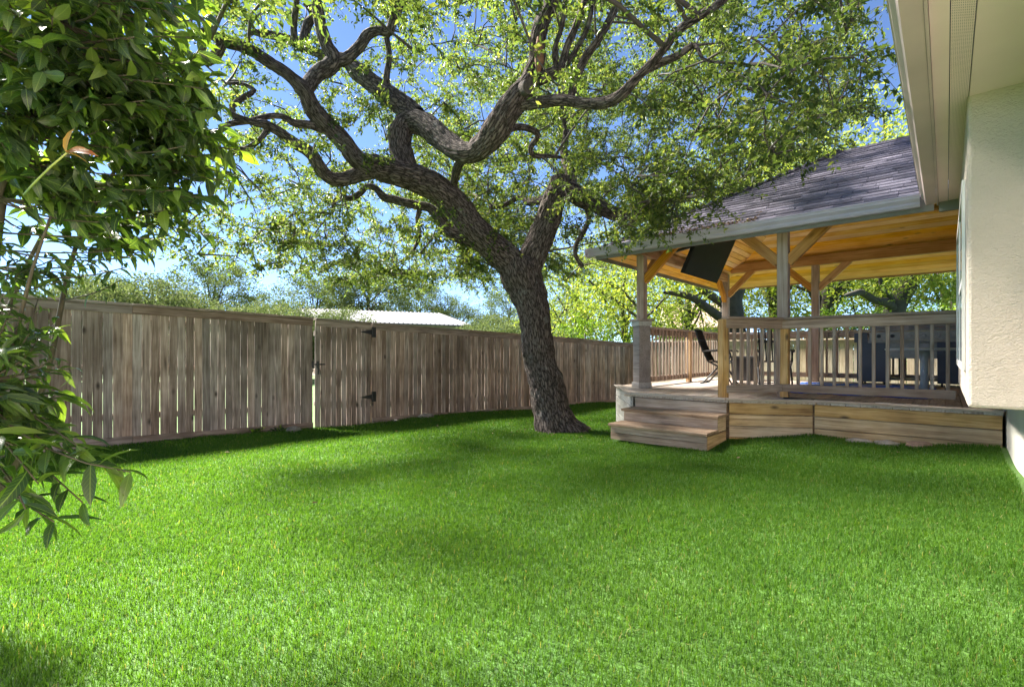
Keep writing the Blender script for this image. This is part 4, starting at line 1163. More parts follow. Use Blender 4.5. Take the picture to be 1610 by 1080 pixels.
# sawn stubs and the bare scar on the rising limb
M_CUT = plain('sawn_wood', (0.055, 0.042, 0.034), rough=0.9, var=0.3, scale=30)
M_SCAR = plain('bare_heartwood', (0.20, 0.095, 0.045), rough=0.85, var=0.4, scale=25)
def disc(name, a, b, r, mat):
    m = MB(); m.tube([a, b], [r, r*.97], 20); return m.build(name, mat, oak)
a0 = at(822, 142, 5.75); d0 = Vector(at(836, 134, 5.45)) - Vector(a0)
disc('sawn_stub', a0, Vector(a0)+d0.normalized()*.26, .085, M_BARK)
disc('cut_face', Vector(a0)+d0.normalized()*.255, Vector(a0)+d0.normalized()*.268, .072, M_CUT)
a1 = at(881, 283, 7.8); disc('cut_face', a1, a1+np.array([.0, -.01, .035]), .15, M_CUT)
m = MB()
pts = [at(846, 116, 5.66), at(848, 96, 5.665), at(848, 74, 5.65), at(846, 58, 5.63)]
m.tube(pts, [.02, .055, .05, .01], 10); m.build('bare_scar', M_SCAR, oak, smooth=True)

# crown: sprays of leaves hung on twigs inside a wide, low, spreading volume
low_px = [(262, 392, 5.6), (330, 405, 6.0), (400, 428, 6.4), (470, 425, 6.8), (560, 455, 7.6), (640, 470, 8.2), (720, 440, 8.4), (780, 440, 9.0), (900, 438, 8.8), (945, 405, 8.6),
          (1030, 330, 7.4), (1120, 320, 6.6), (1200, 290, 5.6), (1290, 240, 4.8), (1390, 190, 4.4), (820, 300, 6.0), (600, 290, 6.0), (450, 260, 5.0), (900, 330, 6.0)]
lowc = []
for a, b, d in low_px:
    p = at(a, b, d); lowc.append(tuple(p))
lowc += [(-1.5, 2.0, 3.9), (-3, 2.2, 3.7), (-6, 11, 2.9), (-8, 9, 2.6), (-9, 6, 2.5), (-9, 3, 2.5), (-2.5, 10, 4.9), (-.5, 8.5, 4.8), (-1.0, 4.0, 3.7), (-4, 11.5, 4.2)]
low = idw(lowc, 3)
CC = np.array([-4.8, 6.6]); RXc, RYc = 5.1, 6.0
ends = []
tries = 0
while len(ends) < 1060 and tries < 220000:
    tries += 1
    a = rng.uniform(0, 2*np.pi); r = math.sqrt(rng.uniform(0, 1))
    x, y = CC[0]+RXc*r*math.cos(a), CC[1]+RYc*r*math.sin(a)
    if x > -.7: continue
    d = depth_of(x, y)
    if d < 2.6: continue
    if y < 5.2 and rng.uniform() > .42: continue
    zl = float(low(x, y)); zt = 4.2 + 3.6*math.sqrt(max(0, 1-r*r))
    if zt < zl+.4: zt = zl+.4
    z = zl + .12 + (zt-zl)*rng.uniform(0, 1)**1.25
    # stay off the pavilion roof
    if x > EX0-.3 and y > EY0-.3 and z < roof_z(max(x, EX0), min(max(y, EY0), EY1)) + .55: continue
    if d < 4.2 and z < 3.4: continue
    if y > 6.8 and -1.4 < z+x < 4.2 and x < -3 and rng.uniform() < .35: continue
    # the big limbs hang below the leaves on the side towards the house
    lt = x*RGT[0]+y*RGT[1]; ppx = CX+F_PX*lt/d; ppy = HZ-F_PX*(z-CAM_Z)/d
    if ppx > 930 and rng.uniform() < (.5 if d > 4.6 else .35): continue
    if d < 5.9 and 300 < ppx < 1010 and ppy > 10 and rng.uniform() < .85: continue
    if d < 6.6 and 470 < ppx < 860 and ppy > 90 and rng.uniform() < .8: continue
    # few low sprays on the side from which the sun looks in under the pavilion
    if x < -4.2 and 7.6 < y < 12.2 and .4 < z+4.3+x < 2.8 and rng.uniform() < .8: continue
    p = np.array([x, y, z])
    if ends and min(np.sum((np.array(ends)-p)**2, 1)) < .045: continue
    ends.append(p)
EXTRA = [(1250, 110, 3.6), (1300, 60, 3.5), (1200, 170, 3.7), (1180, 60, 3.8), (1160, 130, 3.9), (1340, 90, 3.4), (1210, 235, 4.0), (1300, 180, 3.9),
         (1060, 320, 6.4), (1120, 330, 6.3), (1000, 345, 7.2), (1040, 350, 6.6), (1090, 300, 6.4), (960, 380, 7.4), (1150, 300, 6.2), (985, 360, 7.0), (1020, 310, 6.8), (1135, 275, 6.0), (1070, 265, 6.2),
         (280, 380, 5.8), (310, 400, 6.0), (350, 360, 6.0), (400, 420, 6.4), (440, 412, 6.6), (470, 385, 6.7), (500, 430, 7.4), (540, 440, 7.5), (580, 448, 7.8), (620, 455, 8.0), (660, 452, 8.2), (700, 438, 8.3), (600, 410, 8.0), (560, 400, 7.6),
         (650, 400, 8.2), (720, 405, 8.4), (460, 340, 6.6), (390, 385, 6.3), (520, 385, 7.2), (630, 430, 8.1), (420, 360, 6.4), (330, 330, 5.9), (690, 400, 8.3), (745, 420, 8.6)]
_r = random.Random(21)
EXTRA += [(_r.uniform(320, 650), _r.uniform(-20, 230), _r.uniform(6.6, 8.6)) for _ in range(38)] + [(_r.uniform(930, 1080), _r.uniform(300, 375), _r.uniform(6.2, 7.0)) for _ in range(10)]
# the far side of the crown, high behind the limbs
tries = 0; n1 = len(ends)
while len(ends) < n1+330 and tries < 20000:
    tries += 1
    a = rng.uniform(0, 2*np.pi); r = math.sqrt(rng.uniform(0, 1))
    p = np.array([-6.6+3.4*r*math.cos(a), 9.6+2.9*r*math.sin(a), rng.uniform(3.6, 8.6)])
    if .4 < p[2]+4.3+p[0] < 2.8 and 7.6 < p[1] < 12.2: continue
    if -1.4 < p[2]+p[0] < 4.2 and rng.uniform() < .55: continue
    if p[0] > EX0-.3 and p[2] < 5.0: continue
    if min(np.sum((np.array(ends)-p)**2, 1)) < .05: continue
    ends.append(p)
nx0 = len(ends)
for e in EXTRA: ends.append(at(*e))
ends = np.array(ends)
nodes = np.array(NODES)
BV = []; BF = []; boff = 0
LP = []; LD = []; LN = []; LL = []; LWd = []
def add_tube(P, R, n):
    global boff
    V, F, _, _ = tube_arrays(np.asarray(P, float), np.asarray(R, float), n)
    BV.append(V.reshape(-1, 3)); BF.append(F+boff); boff += V.shape[0]*n
cur = np.array(nodes[:, :3]); 
for q, e in enumerate(ends):
    dd = np.linalg.norm(cur - e, axis=1) + .25*np.maximum(0, cur[:, 2]-e[2])
    j = int(np.argmin(dd)); s = cur[j]
    L = np.linalg.norm(e-s)
    k = max(4, int(L/.22))
    t = np.linspace(0, 1, k)[:, None]
    mid = (s+e)/2 + np.array([0, 0, .18*L]) + rng.normal(size=3)*.12*L
    P = (1-t)**2*s + 2*t*(1-t)*mid + t*t*e
    P[1:-1] += rng.normal(size=(k-2, 3))*.03*min(1, L)
    r0 = min(.028, .006+.011*L)
    add_tube(P, np.linspace(r0, .004, k), 6)
    if q % 2 == 0: cur = np.concatenate([cur, P[k//2:]])
    # twigs with leaves
    nt = rng.integers(6, 10) if not nx0 <= q < nx0+8 else 5
    for w in range(nt):
        st = P[rng.integers(k//2, k)]
        dv = unit(1)[0]; dv[2] = dv[2]*.55 - .12
        ln = rng.uniform(.22, .52)
        en = st + dv*ln
        bend = st + dv*ln*.5 + np.array([0, 0, .05])
        tw = np.array([st, bend, en - np.array([0, 0, .04])])
        add_tube(tw, [.0035, .0025, .0015], 4)
        nl = int(rng.integers(19, 30))
        f = rng.uniform(.15, 1.05, nl)[:, None]
        LP.append(tw[0]*(1-f)**2 + 2*f*(1-f)*tw[1] + f*f*tw[2] + rng.normal(size=(nl, 3))*.018)
        dl = dv*.6 + unit(nl)*.9
        LD.append(dl); LN.append(unit(nl)*.7 + np.array([0, 0, .8]))
        big_leaf = 1.15 if q >= nx0 and q < nx0+8 else 1.0
        l = rng.uniform(.042, .080, nl)*big_leaf
        LL.append(l); LWd.append(l*rng.uniform(.38, .52, nl))
me = mesh_arrays('branch_twigs', np.concatenate(BV), np.concatenate(BF), M_TWIG, smooth=True)
link(bpy.data.objects.new('branch_twigs', me), oak)
M_OAKLEAF = leafy('oak_leaf', [(0.0, (0.040, 0.066, 0.020)), (0.45, (0.070, 0.108, 0.028)), (0.8, (0.112, 0.150, 0.040)), (1.0, (0.18, 0.195, 0.055))], (1.8, 1.8, .9), .50, spec=.25)
LPa = np.concatenate(LP)
me = leaf_mesh('crown', LPa, np.concatenate(LD), np.concatenate(LN), np.concatenate(LL), np.concatenate(LWd), M_OAKLEAF)
tag(link(bpy.data.objects.new('crown', me), oak), kind='stuff')
print('oak ends', len(ends), 'leaves', len(LPa), 'twig tris', boff*2)

# ------------------------------------------------------------------ broad-leaved shrub close on the left
M_SHLEAF = leafy('shrub_leaf', [(0.0, (0.024, 0.045, 0.022)), (0.5, (0.046, 0.082, 0.028)), (0.85, (0.080, 0.135, 0.032)), (1.0, (0.15, 0.205, 0.035))], (2.3, 2.4, .6), .44, rough=.30, spec=.55, veins=True)
M_NEWLEAF = leafy('young_orange_leaf', [(0.0, (0.46, 0.13, 0.06)), (0.5, (0.50, 0.20, 0.04)), (1.0, (0.48, 0.27, 0.04))], (1.4, 1.1, .6), .4, rough=.35, veins=True)
M_SSTEM = plain('shrub_stem_bark', (0.07, 0.058, 0.036), rough=.8, var=.3, scale=15)
M_GSTEM = plain('green_shoot', (0.30, 0.33, 0.09), rough=.6, var=.15, scale=15)
KS = 0.66                                   # the shrub stands about two metres from the camera
def near(p): return tuple(KS*(np.asarray(p, float)-np.array([0, 0, CAM_Z])) + np.array([0, 0, CAM_Z]))
SB = (-3.15, -.10)
shrub = empty('broadleaf_shrub', (SB[0], SB[1], float(gz(*SB))))
tag(shrub, 'tall dark glossy broad-leaved shrub filling the left edge', 'shrub')
ms = MB()
z0 = float(gz(*SB))
STEMS = [[(-3.15, -.10, z0-.05), near((-4.45, .10, 1.2)), near((-4.5, .2, 2.2)), near((-4.6, .4, 3.3)), near((-4.5, .6, 4.2))],
         [(-3.12, -.08, z0-.05), (-2.95, .0, .5), near((-4.5, .0, .9)), near((-4.4, .1, 1.8)), near((-4.1, .35, 2.8)), near((-3.9, .5, 3.6))],
         [(-3.14, -.13, z0-.05), (-3.0, .15, .6), near((-4.6, .4, 1.0)), near((-4.8, .6, 2.0)), near((-4.5, 1.0, 3.0))],
         [(-3.10, -.12, z0-.05), (-2.75, -.08, .5), near((-3.8, -.05, .70)), near((-3.65, .05, .95))],
         [(-3.18, -.08, z0-.05), (-3.2, .1, .6), near((-5.4, .2, 1.2)), near((-5.5, .5, 2.2)), near((-5.1, 1.0, 3.2))]]
sten = []
for S in STEMS:
    P, R = catmull(S, np.linspace(.018, .006, len(S)), .08)
    ms.tube(P, list(R), 8); sten += list(P[3:])
P, R = catmull([(-3.12, -.1, z0), at(-12, 640, 1.80), at(16, 560, 1.80), at(34, 490, 1.80), at(52, 420, 1.80), at(80, 340, 1.82)], np.linspace(.011, .004, 6), .08)
ms.tube(P, list(R), 8); sten += list(P[6:len(P)//2])
sten = np.array(sten)
# leaf bearing twigs
blobs = [((-4.5, .30, 3.0), (1.05, 1.05, 1.45), 240), ((-5.0, .6, 3.2), (.7, .8, 1.1), 60), ((-4.25, .7, 2.5), (.85, .85, .7), 120), ((-4.05, .75, 3.2), (.65, .6, 1.1), 80),
         ((-3.60, .05, .95), (.38, .35, .5), 40), ((-4.3, .1, 1.35), (.35, .35, .42), 12), ((-4.5, -.2, .9), (.75, .45, .9), 60), ((-4.1, .2, 2.35), (.4, .4, .5), 24)]
tips = []
for c, r, n in blobs:
    u = unit(n)*(rng.uniform(0.15, 1, n)**.4)[:, None]
    tips += [np.array(near(q)) for q in np.array(c) + u*np.array(r)]
for e in ((170, 735, 2.2), (205, 742, 2.15), (120, 700, 2.25), (60, 760, 2.1), (40, 800, 2.05), (85, 820, 2.1), (130, 790, 2.2), (20, 700, 2.1), (110, 580, 2.8), (95, 625, 2.7), (85, 510, 2.9), (190, 440, 3.4), (215, 400, 3.3), (260, 330, 3.2), (240, 375, 3.3),
          (300, 60, 2.9), (320, 140, 3.0), (290, 230, 3.0), (310, 20, 2.9), (280, 300, 3.1), (200, 420, 3.0), (100, 440, 3.0), (60, 470, 2.8), (40, 560, 2.7), (10, 440, 2.7), (30, 430, 2.9), (70, 430, 3.0), (20, 480, 2.6), (5, 520, 2.6), (60, 520, 2.8), (30, 610, 2.5), (70, 590, 2.7), (120, 430, 3.1), (150, 415, 3.1), (90, 405, 2.9), (45, 400, 2.8), (15, 395, 2.7), (180, 395, 3.2), (80, 660, 2.5), (50, 690, 2.3)):
    tips.append(at(e[0], e[1], e[2]*KS))
sP, sD, sN, sL, sW = [], [], [], [], []
for e in tips:
    e = np.asarray(e)
    if e[2] < float(gz(e[0], e[1]))+.12: continue
    if depth_of(e[0], e[1]) < 1.0: continue
    j = int(np.argmin(np.linalg.norm(sten-e, axis=1) + .3*np.maximum(0, sten[:, 2]-e[2]))); s = sten[j]
    mid = (s+e)/2 + np.array([0, 0, -.03]) + rng.normal(size=3)*.035
    t = np.linspace(0, 1, 6)[:, None]
    P = (1-t)**2*s + 2*t*(1-t)*mid + t*t*e
    ms.tube(P, list(np.linspace(.0045, .002, 6)), 5)
    ax = P[-1]-P[-3]; ax = ax/np.linalg.norm(ax)
    nl = int(rng.integers(10, 16))
    for k in range(nl):
        f = 1 - (k/nl)*.6
        b = P[0]*(1-f)**2 + 2*f*(1-f)*mid + f*f*P[-1]
        w = np.array([math.cos(k*2.4), math.sin(k*2.4), 0]); w = w - ax*(w @ ax)
        d = ax*.55 + w*.9 + rng.normal(size=3)*.38 - np.array([0, 0, .25])
        sP.append(b); sD.append(d); sN.append(np.array([0, 0, 1.]) + rng.normal(size=3)*.45)
        l = rng.uniform(.062, .115) if e[2] > 1.6 else (rng.uniform(.055, .085) if e[2] > 1.0 else rng.uniform(.085, .14)); sL.append(l); sW.append(l*(rng.uniform(.36, .50) if e[2] > 1.6 else rng.uniform(.21, .30)))
sP, sD, sN, sL, sW = map(np.array, (sP, sD, sN, sL, sW))
ms.build('stem', M_SSTEM, shrub, smooth=True)
rel = sP[:, :2] @ np.stack([FWD, RGT], 1)
pxx = CX + F_PX*rel[:, 1]/rel[:, 0]; pyy = HZ - F_PX*(sP[:, 2]-CAM_Z)/rel[:, 0]
inv = (pxx > -15) & (pxx < 420) & (pyy > -15) & (rel[:, 0] > .5)
order = np.argsort(np.where(inv, rel[:, 0]/sL, 1e6))
pick = order[:296]; keep = order[296:]
me = leaf_mesh('foliage', sP[keep], sD[keep], sN[keep], sL[keep], sW[keep], M_SHLEAF, fine=True, vary=.18)
tag(link(bpy.data.objects.new('foliage', me), shrub), kind='stuff')
lm = []
for k in range(5):
    lm.append(leaf_mesh('leaf', np.zeros((1, 3)), np.array([[1., 0, 0]]), np.array([[0, 0, 1.]]), np.array([1.]), np.array([.38+.03*k]), M_SHLEAF, fine=True, droop=.05+.07*k))
for q, i in enumerate(pick):
    o = bpy.data.objects.new('leaf', lm[q % 5])
    M = frame(sP[i], Vector(sD[i]), Vector(sN[i])) @ Matrix.Diagonal((float(sL[i]), float(sW[i])/(.38+.03*(q % 5)), float(sL[i]), 1))
    link(o, shrub, M)
# the pale young shoot with orange leaves
m = MB(); m.tube([at(38, 306, 1.46), at(52, 290, 1.38), at(80, 262, 1.32), at(106, 240, 1.30)], [.003, .0028, .0026, .0022], 8); m.build('young_shoot', M_GSTEM, shrub, smooth=True)
tip = at(104, 241, 1.30)
for (tx, ty, td, w) in ((148, 236, 1.29, .030), (108, 197, 1.30, .022), (140, 252, 1.34, .027), (132, 228, 1.27, .024)):
    d = at(tx, ty, td) - tip
    me = leaf_mesh('young_leaf', tip[None], d[None], np.array([[.4, -.6, .7]]), np.array([np.linalg.norm(d)]), np.array([w]), M_NEWLEAF, fine=True, droop=.2)
    tag(link(bpy.data.objects.new('young_leaf', me), shrub), 'young orange leaf at the tip of a pale shoot')
print('shrub leaves', len(sP))

# ------------------------------------------------------------------ trees and houses beyond the fences
def make_tree(H, R, crown_z, nclump, per, leaf, mat, bark, seed, trunk_r=.16, nb=9, lean=0.0, squash=.8, hole=.0):
    """local tree: trunk with limbs, and a crown of leaf sprays with gaps; returns trunk and crown meshes"""
    r = np.random.default_rng(seed)
    global rng
    old = rng; rng = r
    bv, bf, off = [], [], 0
    def tub(P, Rr, n):
        nonlocal off
        P, Rr = catmull(P, Rr, .35)
        V, F, _, _ = tube_arrays(P, Rr, n); bv.append(V.reshape(-1, 3)); bf.append(F+off); off += V.shape[0]*n
    top = np.array([lean*H*.5, r.normal()*.2, H*.82])
    tub([(0, 0, -.4), (lean*.2, .05, H*.25), (lean*H*.25+r.normal()*.1, r.normal()*.15, H*.5), top], [trunk_r*1.3, trunk_r, trunk_r*.7, trunk_r*.2], 9)
    cl = []
    for k in range(nclump):
        u = unit(1)[0]*(r.uniform(.2, 1)**.45)
        c = np.array([lean*H*.3, 0, crown_z]) + u*np.array([R, R, (H-crown_z)*1.0 if u[2] > 0 else (crown_z*squash)])
        c += r.normal(size=3)*R*.06
        if c[2] < .3: c[2] = .3 + r.uniform(0, .3)
        cl.append(c)
    cl = np.array(cl)
    for k in range(nb):
        e = cl[r.integers(len(cl))]
        s = np.array([lean*H*.2, 0, H*r.uniform(.18, .6)])
        tub([s, (s+e)/2 + np.array([0, 0, .25])+r.normal(size=3)*.2, e], [trunk_r*.45, trunk_r*.25, .02], 6)
    n = nclump*per
    c = np.repeat(cl, per, 0)
    P = c + unit(n)*(r.uniform(0, 1, n)**.5)[:, None]*np.array([R*.20, R*.20, R*.13])
    l = r.uniform(.6, 1.3, n)*leaf
    me_c = leaf_mesh('crown', P, unit(n)+np.array([0, 0, -.2]), unit(n)*.8+np.array([0, 0, .7]), l, l*r.uniform(.4, .6, n), mat)
    me_t = mesh_arrays('trunk', np.concatenate(bv), np.concatenate(bf), bark, smooth=True)
    rng = old
    return me_t, me_c
M_FBARK = plain('far_bark', (0.055, 0.045, 0.037), rough=.95, var=.3, scale=6)
M_SAGE = leafy('sage_leaf', [(0.0, (0.055, 0.082, 0.030)), (0.5, (0.09, 0.122, 0.046)), (1.0, (0.15, 0.178, 0.075))], (1.3, 1.3, .9), .3, rough=.7, spec=.08)
M_OLIVE = leafy('olive_leaf', [(0.0, (0.045, 0.07, 0.025)), (0.5, (0.075, 0.105, 0.04)), (1.0, (0.13, 0.16, 0.07))], (1.4, 1.4, .7), .35, rough=.7, spec=.08)
M_LIME = leafy('lime_leaf', [(0.0, (0.085, 0.13, 0.028)), (0.5, (0.145, 0.195, 0.04)), (1.0, (0.24, 0.265, 0.065))], (1.7, 1.65, .7), .45, rough=.6, spec=.12)
M_HEDGE = leafy('hedge_leaf', [(0.0, (0.035, 0.075, 0.015)), (0.5, (0.07, 0.13, 0.02)), (1.0, (0.15, 0.21, 0.03))], (1.8, 1.8, .5), .4)
PROTO = {
 'sage': [make_tree(4.8, 3.2, 2.3, 300, 90, .13, M_SAGE, M_FBARK, s, .10, 8) for s in (1, 2)],
 'olive': [make_tree(8.4, 3.6, 5.0, 240, 90, .15, M_OLIVE, M_FBARK, s, .17, 14, squash=.45) for s in (3, 4)],
 'lime': [make_tree(11, 4.4, 6.4, 240, 46, .17, M_LIME, M_FBARK, s, .22, 16, squash=.6) for s in (5, 6)],
 'bush': [make_tree(3.4, 1.5, 1.8, 110, 40, .12, M_HEDGE, M_FBARK, s, .06, 8) for s in (7, 8)],
}
ORD = ['first', 'second', 'third', 'fourth', 'fifth', 'sixth', 'seventh', 'eighth', 'ninth', 'tenth', 'eleventh', 'twelfth', 'thirteenth', 'fourteenth']
def plant_row(kind, name, spots, phrase, cat, group, zb=-.6):
    spots = sorted(spots)
    for i, (px, d, sc) in enumerate(spots):
        x, y = ground_xy(px, d)
        r = empty(name, (x, y, zb)); lab = phrase.replace('{}', ORD[i] + ' from the left')
        tag(r, lab, cat, group)
        M = Matrix.Translation((x, y, zb)) @ Matrix.Rotation(i*2.1+px*.01, 4, 'Z') @ Matrix.Diagonal((sc, sc, sc*(1+.12*math.sin(px)), 1))
        for nm, me in zip(('trunk', 'crown'), PROTO[kind][i % 2]):
            link(bpy.data.objects.new(nm, me), r, M)
plant_row('sage', 'bushy_tree', [(215, 27, 1.15), (300, 29, 1.2), (375, 26, 1.02), (450, 30, 1.1), (525, 31, 1.0), (620, 48, 1.25), (770, 34, .95), (835, 30, .9), (140, 25, 1.05), (60, 26, 1.0)],
          'pale sage green bushy tree beyond the fence, {} of its row', 'tree', 'bushy trees beyond the fence')
plant_row('olive', 'tall_tree', [(250, 42, 1.05), (340, 40, 1.05), (420, 48, 1.0), (500, 45, 1.15), (580, 48, 1.2), (660, 56, 1.15), (720, 60, 1.1), (800, 62, 1.1), (160, 42, 1.0), (890, 50, 1.0)],
          'darker olive green tree standing behind the bushy row, {}', 'tree', 'tall trees far beyond the fence')
plant_row('lime', 'leafy_tree', [(905, 24, .70), (985, 22, .78), (1080, 26, 1.0), (1215, 27, 1.15), (1300, 24, 1.22), (1500, 27, 1.25), (1385, 27, 1.38)],
          'bright yellow green tree behind the pavilion, {}', 'tree', 'yellow green trees behind the pavilion')
plant_row('bush', 'hedge_bush', [(1030, 17.2, .82), (1110, 17.6, .72), (1200, 17.4, .9), (1275, 16.8, .95), (1335, 16.9, 1.0), (1470, 16.6, 1.0), (1530, 16.8, 1.0), (1405, 17.6, .85), (920, 19, .9)],
          'green hedge bush behind the back fence, {}', 'bush', 'hedge bushes behind the back fence', zb=-.5)

def big_tree(label, limbs, crown, mat, seed, nclump, per, leaf):
    base = at(*limbs[0][0][:3]); r = empty('shade_tree', tuple(base)); tag(r, label, 'tree')
    bv, bf, off = [], [], 0
    for L in limbs:
        P = [at(a, b, d) for a, b, d, w in L]; R = [px_r(w, d) for a, b, d, w in L]
        P, R = catmull(P, R, .15)
        V, F, _, _ = tube_arrays(P, R, 10); bv.append(V.reshape(-1, 3)); bf.append(F+off); off += V.shape[0]*10
    link(bpy.data.objects.new('trunk', mesh_arrays('trunk', np.concatenate(bv), np.concatenate(bf), M_FBARK, smooth=True)), r)
    rr = np.random.default_rng(seed)
    cl = []
    for (c, rad, k) in crown:
        u = rr.normal(size=(k, 3)); u /= np.linalg.norm(u, axis=1)[:, None]
        cl.append(np.array(c) + u*(rr.uniform(0, 1, k)**.4)[:, None]*np.array(rad))
    cl = np.concatenate(cl); n = len(cl)*per
    v = rr.normal(size=(n, 3)); v /= np.linalg.norm(v, axis=1)[:, None]
    P = np.repeat(cl, per, 0) + v*(rr.uniform(0, 1, n)**.5)[:, None]*np.array([.8, .8, .5])
    l = rr.uniform(.6, 1.3, n)*leaf
    link(bpy.data.objects.new('crown', leaf_mesh('crown', P, rr.normal(size=(n, 3)), rr.normal(size=(n, 3))*.7+np.array([0, 0, .7]), l, l*.5, mat)), r)
c1 = at(1430, 330, 21)
big_tree('big tree with dark leaning trunk and side limb behind the grill',
         [[(1400, 585, 21, 34), (1404, 500, 21, 30), (1414, 470, 21, 28), (1430, 440, 21, 28), (1440, 400, 21, 26), (1436, 350, 21, 20), (1450, 280, 21, 12)],
          [(1408, 492, 21, 16), (1395, 476, 20.6, 13), (1375, 472, 20.2, 11), (1355, 460, 19.8, 10), (1340, 462, 19.5, 8), (1326, 466, 19.2, 4)],
          [(1408, 480, 21, 10), (1396, 462, 20.5, 9), (1388, 455, 20, 7), (1380, 420, 19.8, 4)]],
         [((c1[0], c1[1], 6.5), (4.5, 4, 2.6), 200), (at(1470, 445, 20), (1.6, 1.6, .8), 20), (at(1390, 445, 20), (1.5, 1.2, .6), 18)], M_LIME, 31, 0, 40, .15)
c2 = at(1150, 330, 18)
big_tree('big tree with arching limbs behind the left railing and television',
         [[(1160, 590, 18, 40), (1152, 500, 18, 34), (1150, 470, 18, 32), (1164, 430, 18, 30), (1172, 400, 18, 26), (1180, 330, 18, 18)],
          [(1152, 512, 18, 18), (1128, 496, 17.6, 15), (1106, 480, 17.3, 13), (1088, 468, 17.1, 11), (1066, 462, 16.9, 9), (1044, 460, 16.7, 5)],
          [(1150, 486, 18, 16), (1128, 472, 17.7, 13), (1108, 458, 17.4, 11), (1092, 446, 17.2, 7), (1070, 430, 17, 4)],
          [(1044, 470, 17, 3), (1010, 500, 17, 4), (976, 478, 17.2, 5), (945, 458, 17.4, 5), (925, 440, 17.5, 3)],
          [(1000, 480, 17, 4), (975, 455, 17.2, 5), (945, 440, 17.4, 4)], [(1160, 410, 18, 12), (1110, 380, 17, 8), (1060, 370, 16.5, 4)]],
         [((c2[0], c2[1], 6.5), (4.4, 3.4, 2.3), 190), (at(1060, 430, 17), (2.2, 1.5, .8), 36), (at(950, 450, 17.4), (1.6, 1.5, 1.0), 36), (at(1020, 500, 18), (2.2, 1.5, .6), 24)], M_LIME, 32, 0, 40, .14)

def roof_house(label, rl, rr_, el, wall_h, mat_roof, mat_wall, ribs=0):
    """gable house from its ridge ends and the front eave corner below the right ridge end"""
    A, B, E = Vector(rl), Vector(rr_), Vector(el)
    off = E-B; off2 = Vector((-off.x, -off.y, off.z))
    r = empty('neighbour_house', ((A+B)/2).to_tuple()[:2] + (-.6,)); tag(r, label, 'house')
    m = MB(); up = Vector((0, 0, .08))
    for o in (off, off2):
        q = [A, B, B+o, A+o]; m.add(q + [p-up for p in q], [(0,1,2,3), (7,6,5,4)] + [(i, (i+1) % 4, 4+(i+1) % 4, 4+i) for i in range(4)])
    ro = m.build('roof', mat_roof, r)
    if ribs:
        u = (B-A)
        for k in range(ribs):
            p = A + u*((k+.5)/ribs)
            m = MB(); m.tube([p+up*.5, p+off+up*.5], .035, 5); m.build('seam', mat_roof, ro)
    ins = .9
    m = MB(); c = (A+B)/2
    q = [c + (x-c)*ins for x in (A+off, B+off, B+off2, A+off2)]
    m.hexa([(p.x, p.y, -.6) for p in q], [(p.x, p.y, p.z-.1) for p in q])
    q2 = [B*1, B+off*.9, B+off2*.9]; q3 = [A*1, A+off*.9, A+off2*.9]
    k = .97
    m.add([c+(p-c)*k for p in q2] + [c+(p-c)*k for p in q3], [(0,1,2), (3,5,4)])
    m.build('wall', mat_wall, r)
M_METAL = plain('pale_metal_roof', (0.13, 0.13, 0.15), rough=.7, metal=.1, var=.06)
M_TANROOF = plain('tan_roof_shingle', (0.30, 0.21, 0.17), rough=.9, var=.15)
M_BRICK = plain('tan_wall', (0.42, 0.36, 0.30), rough=.9, var=.12)
roof_house('distant house with pale ribbed metal roof showing above the fence', at(470, 485, 39), at(692, 493, 41), at(744, 512, 36.5), 3, M_METAL, M_BRICK, 34)
roof_house('neighbour house with tan roof glimpsed behind the left railing', at(1040, 478, 34), at(1150, 476, 36), at(1180, 512, 31), 3, M_TANROOF, M_BRICK)
m = MB()
wa, wb = Vector(at(1130, 301, 30)), Vector(at(1470, 54, 9))
m.tube([wa.lerp(wb, k/12) + Vector((0, 0, -.3*math.sin(math.pi*k/12))) for k in range(13)], .007, 5)
tag(m.build('overhead_wire', M_BLACK), 'thin dark overhead wire crossing the sky by the house eave', 'wire')

# ------------------------------------------------------------------ leaf litter on the pavilion roof
n = 420
fx = rng.uniform(-3.45, -1.9, n); fy = EY0 + np.abs(rng.normal(size=n))*.13
litter = np.stack([fx, fy, np.array([roof_z(a, b) for a, b in zip(fx, fy)])+.022+rng.uniform(0, .02, n)], 1)
M_LITTER = leafy('dry_leaf', [(0.0, (0.10, 0.06, 0.035)), (0.6, (0.19, 0.125, 0.075)), (1.0, (0.28, 0.20, 0.13))], (1, .9, .7), .15, rough=.8)
l = rng.uniform(.04, .075, n)
o = bpy.data.objects.new('leaf_litter', leaf_mesh('leaf_litter', litter, unit(n)*np.array([1, 1, .2]), unit(n)*.5+np.array([0, -.4, .9]), l, l*.5, M_LITTER))
tag(link(o), 'dry brown leaf litter gathered above the pavilion gutter', 'leaf litter', None, 'stuff')

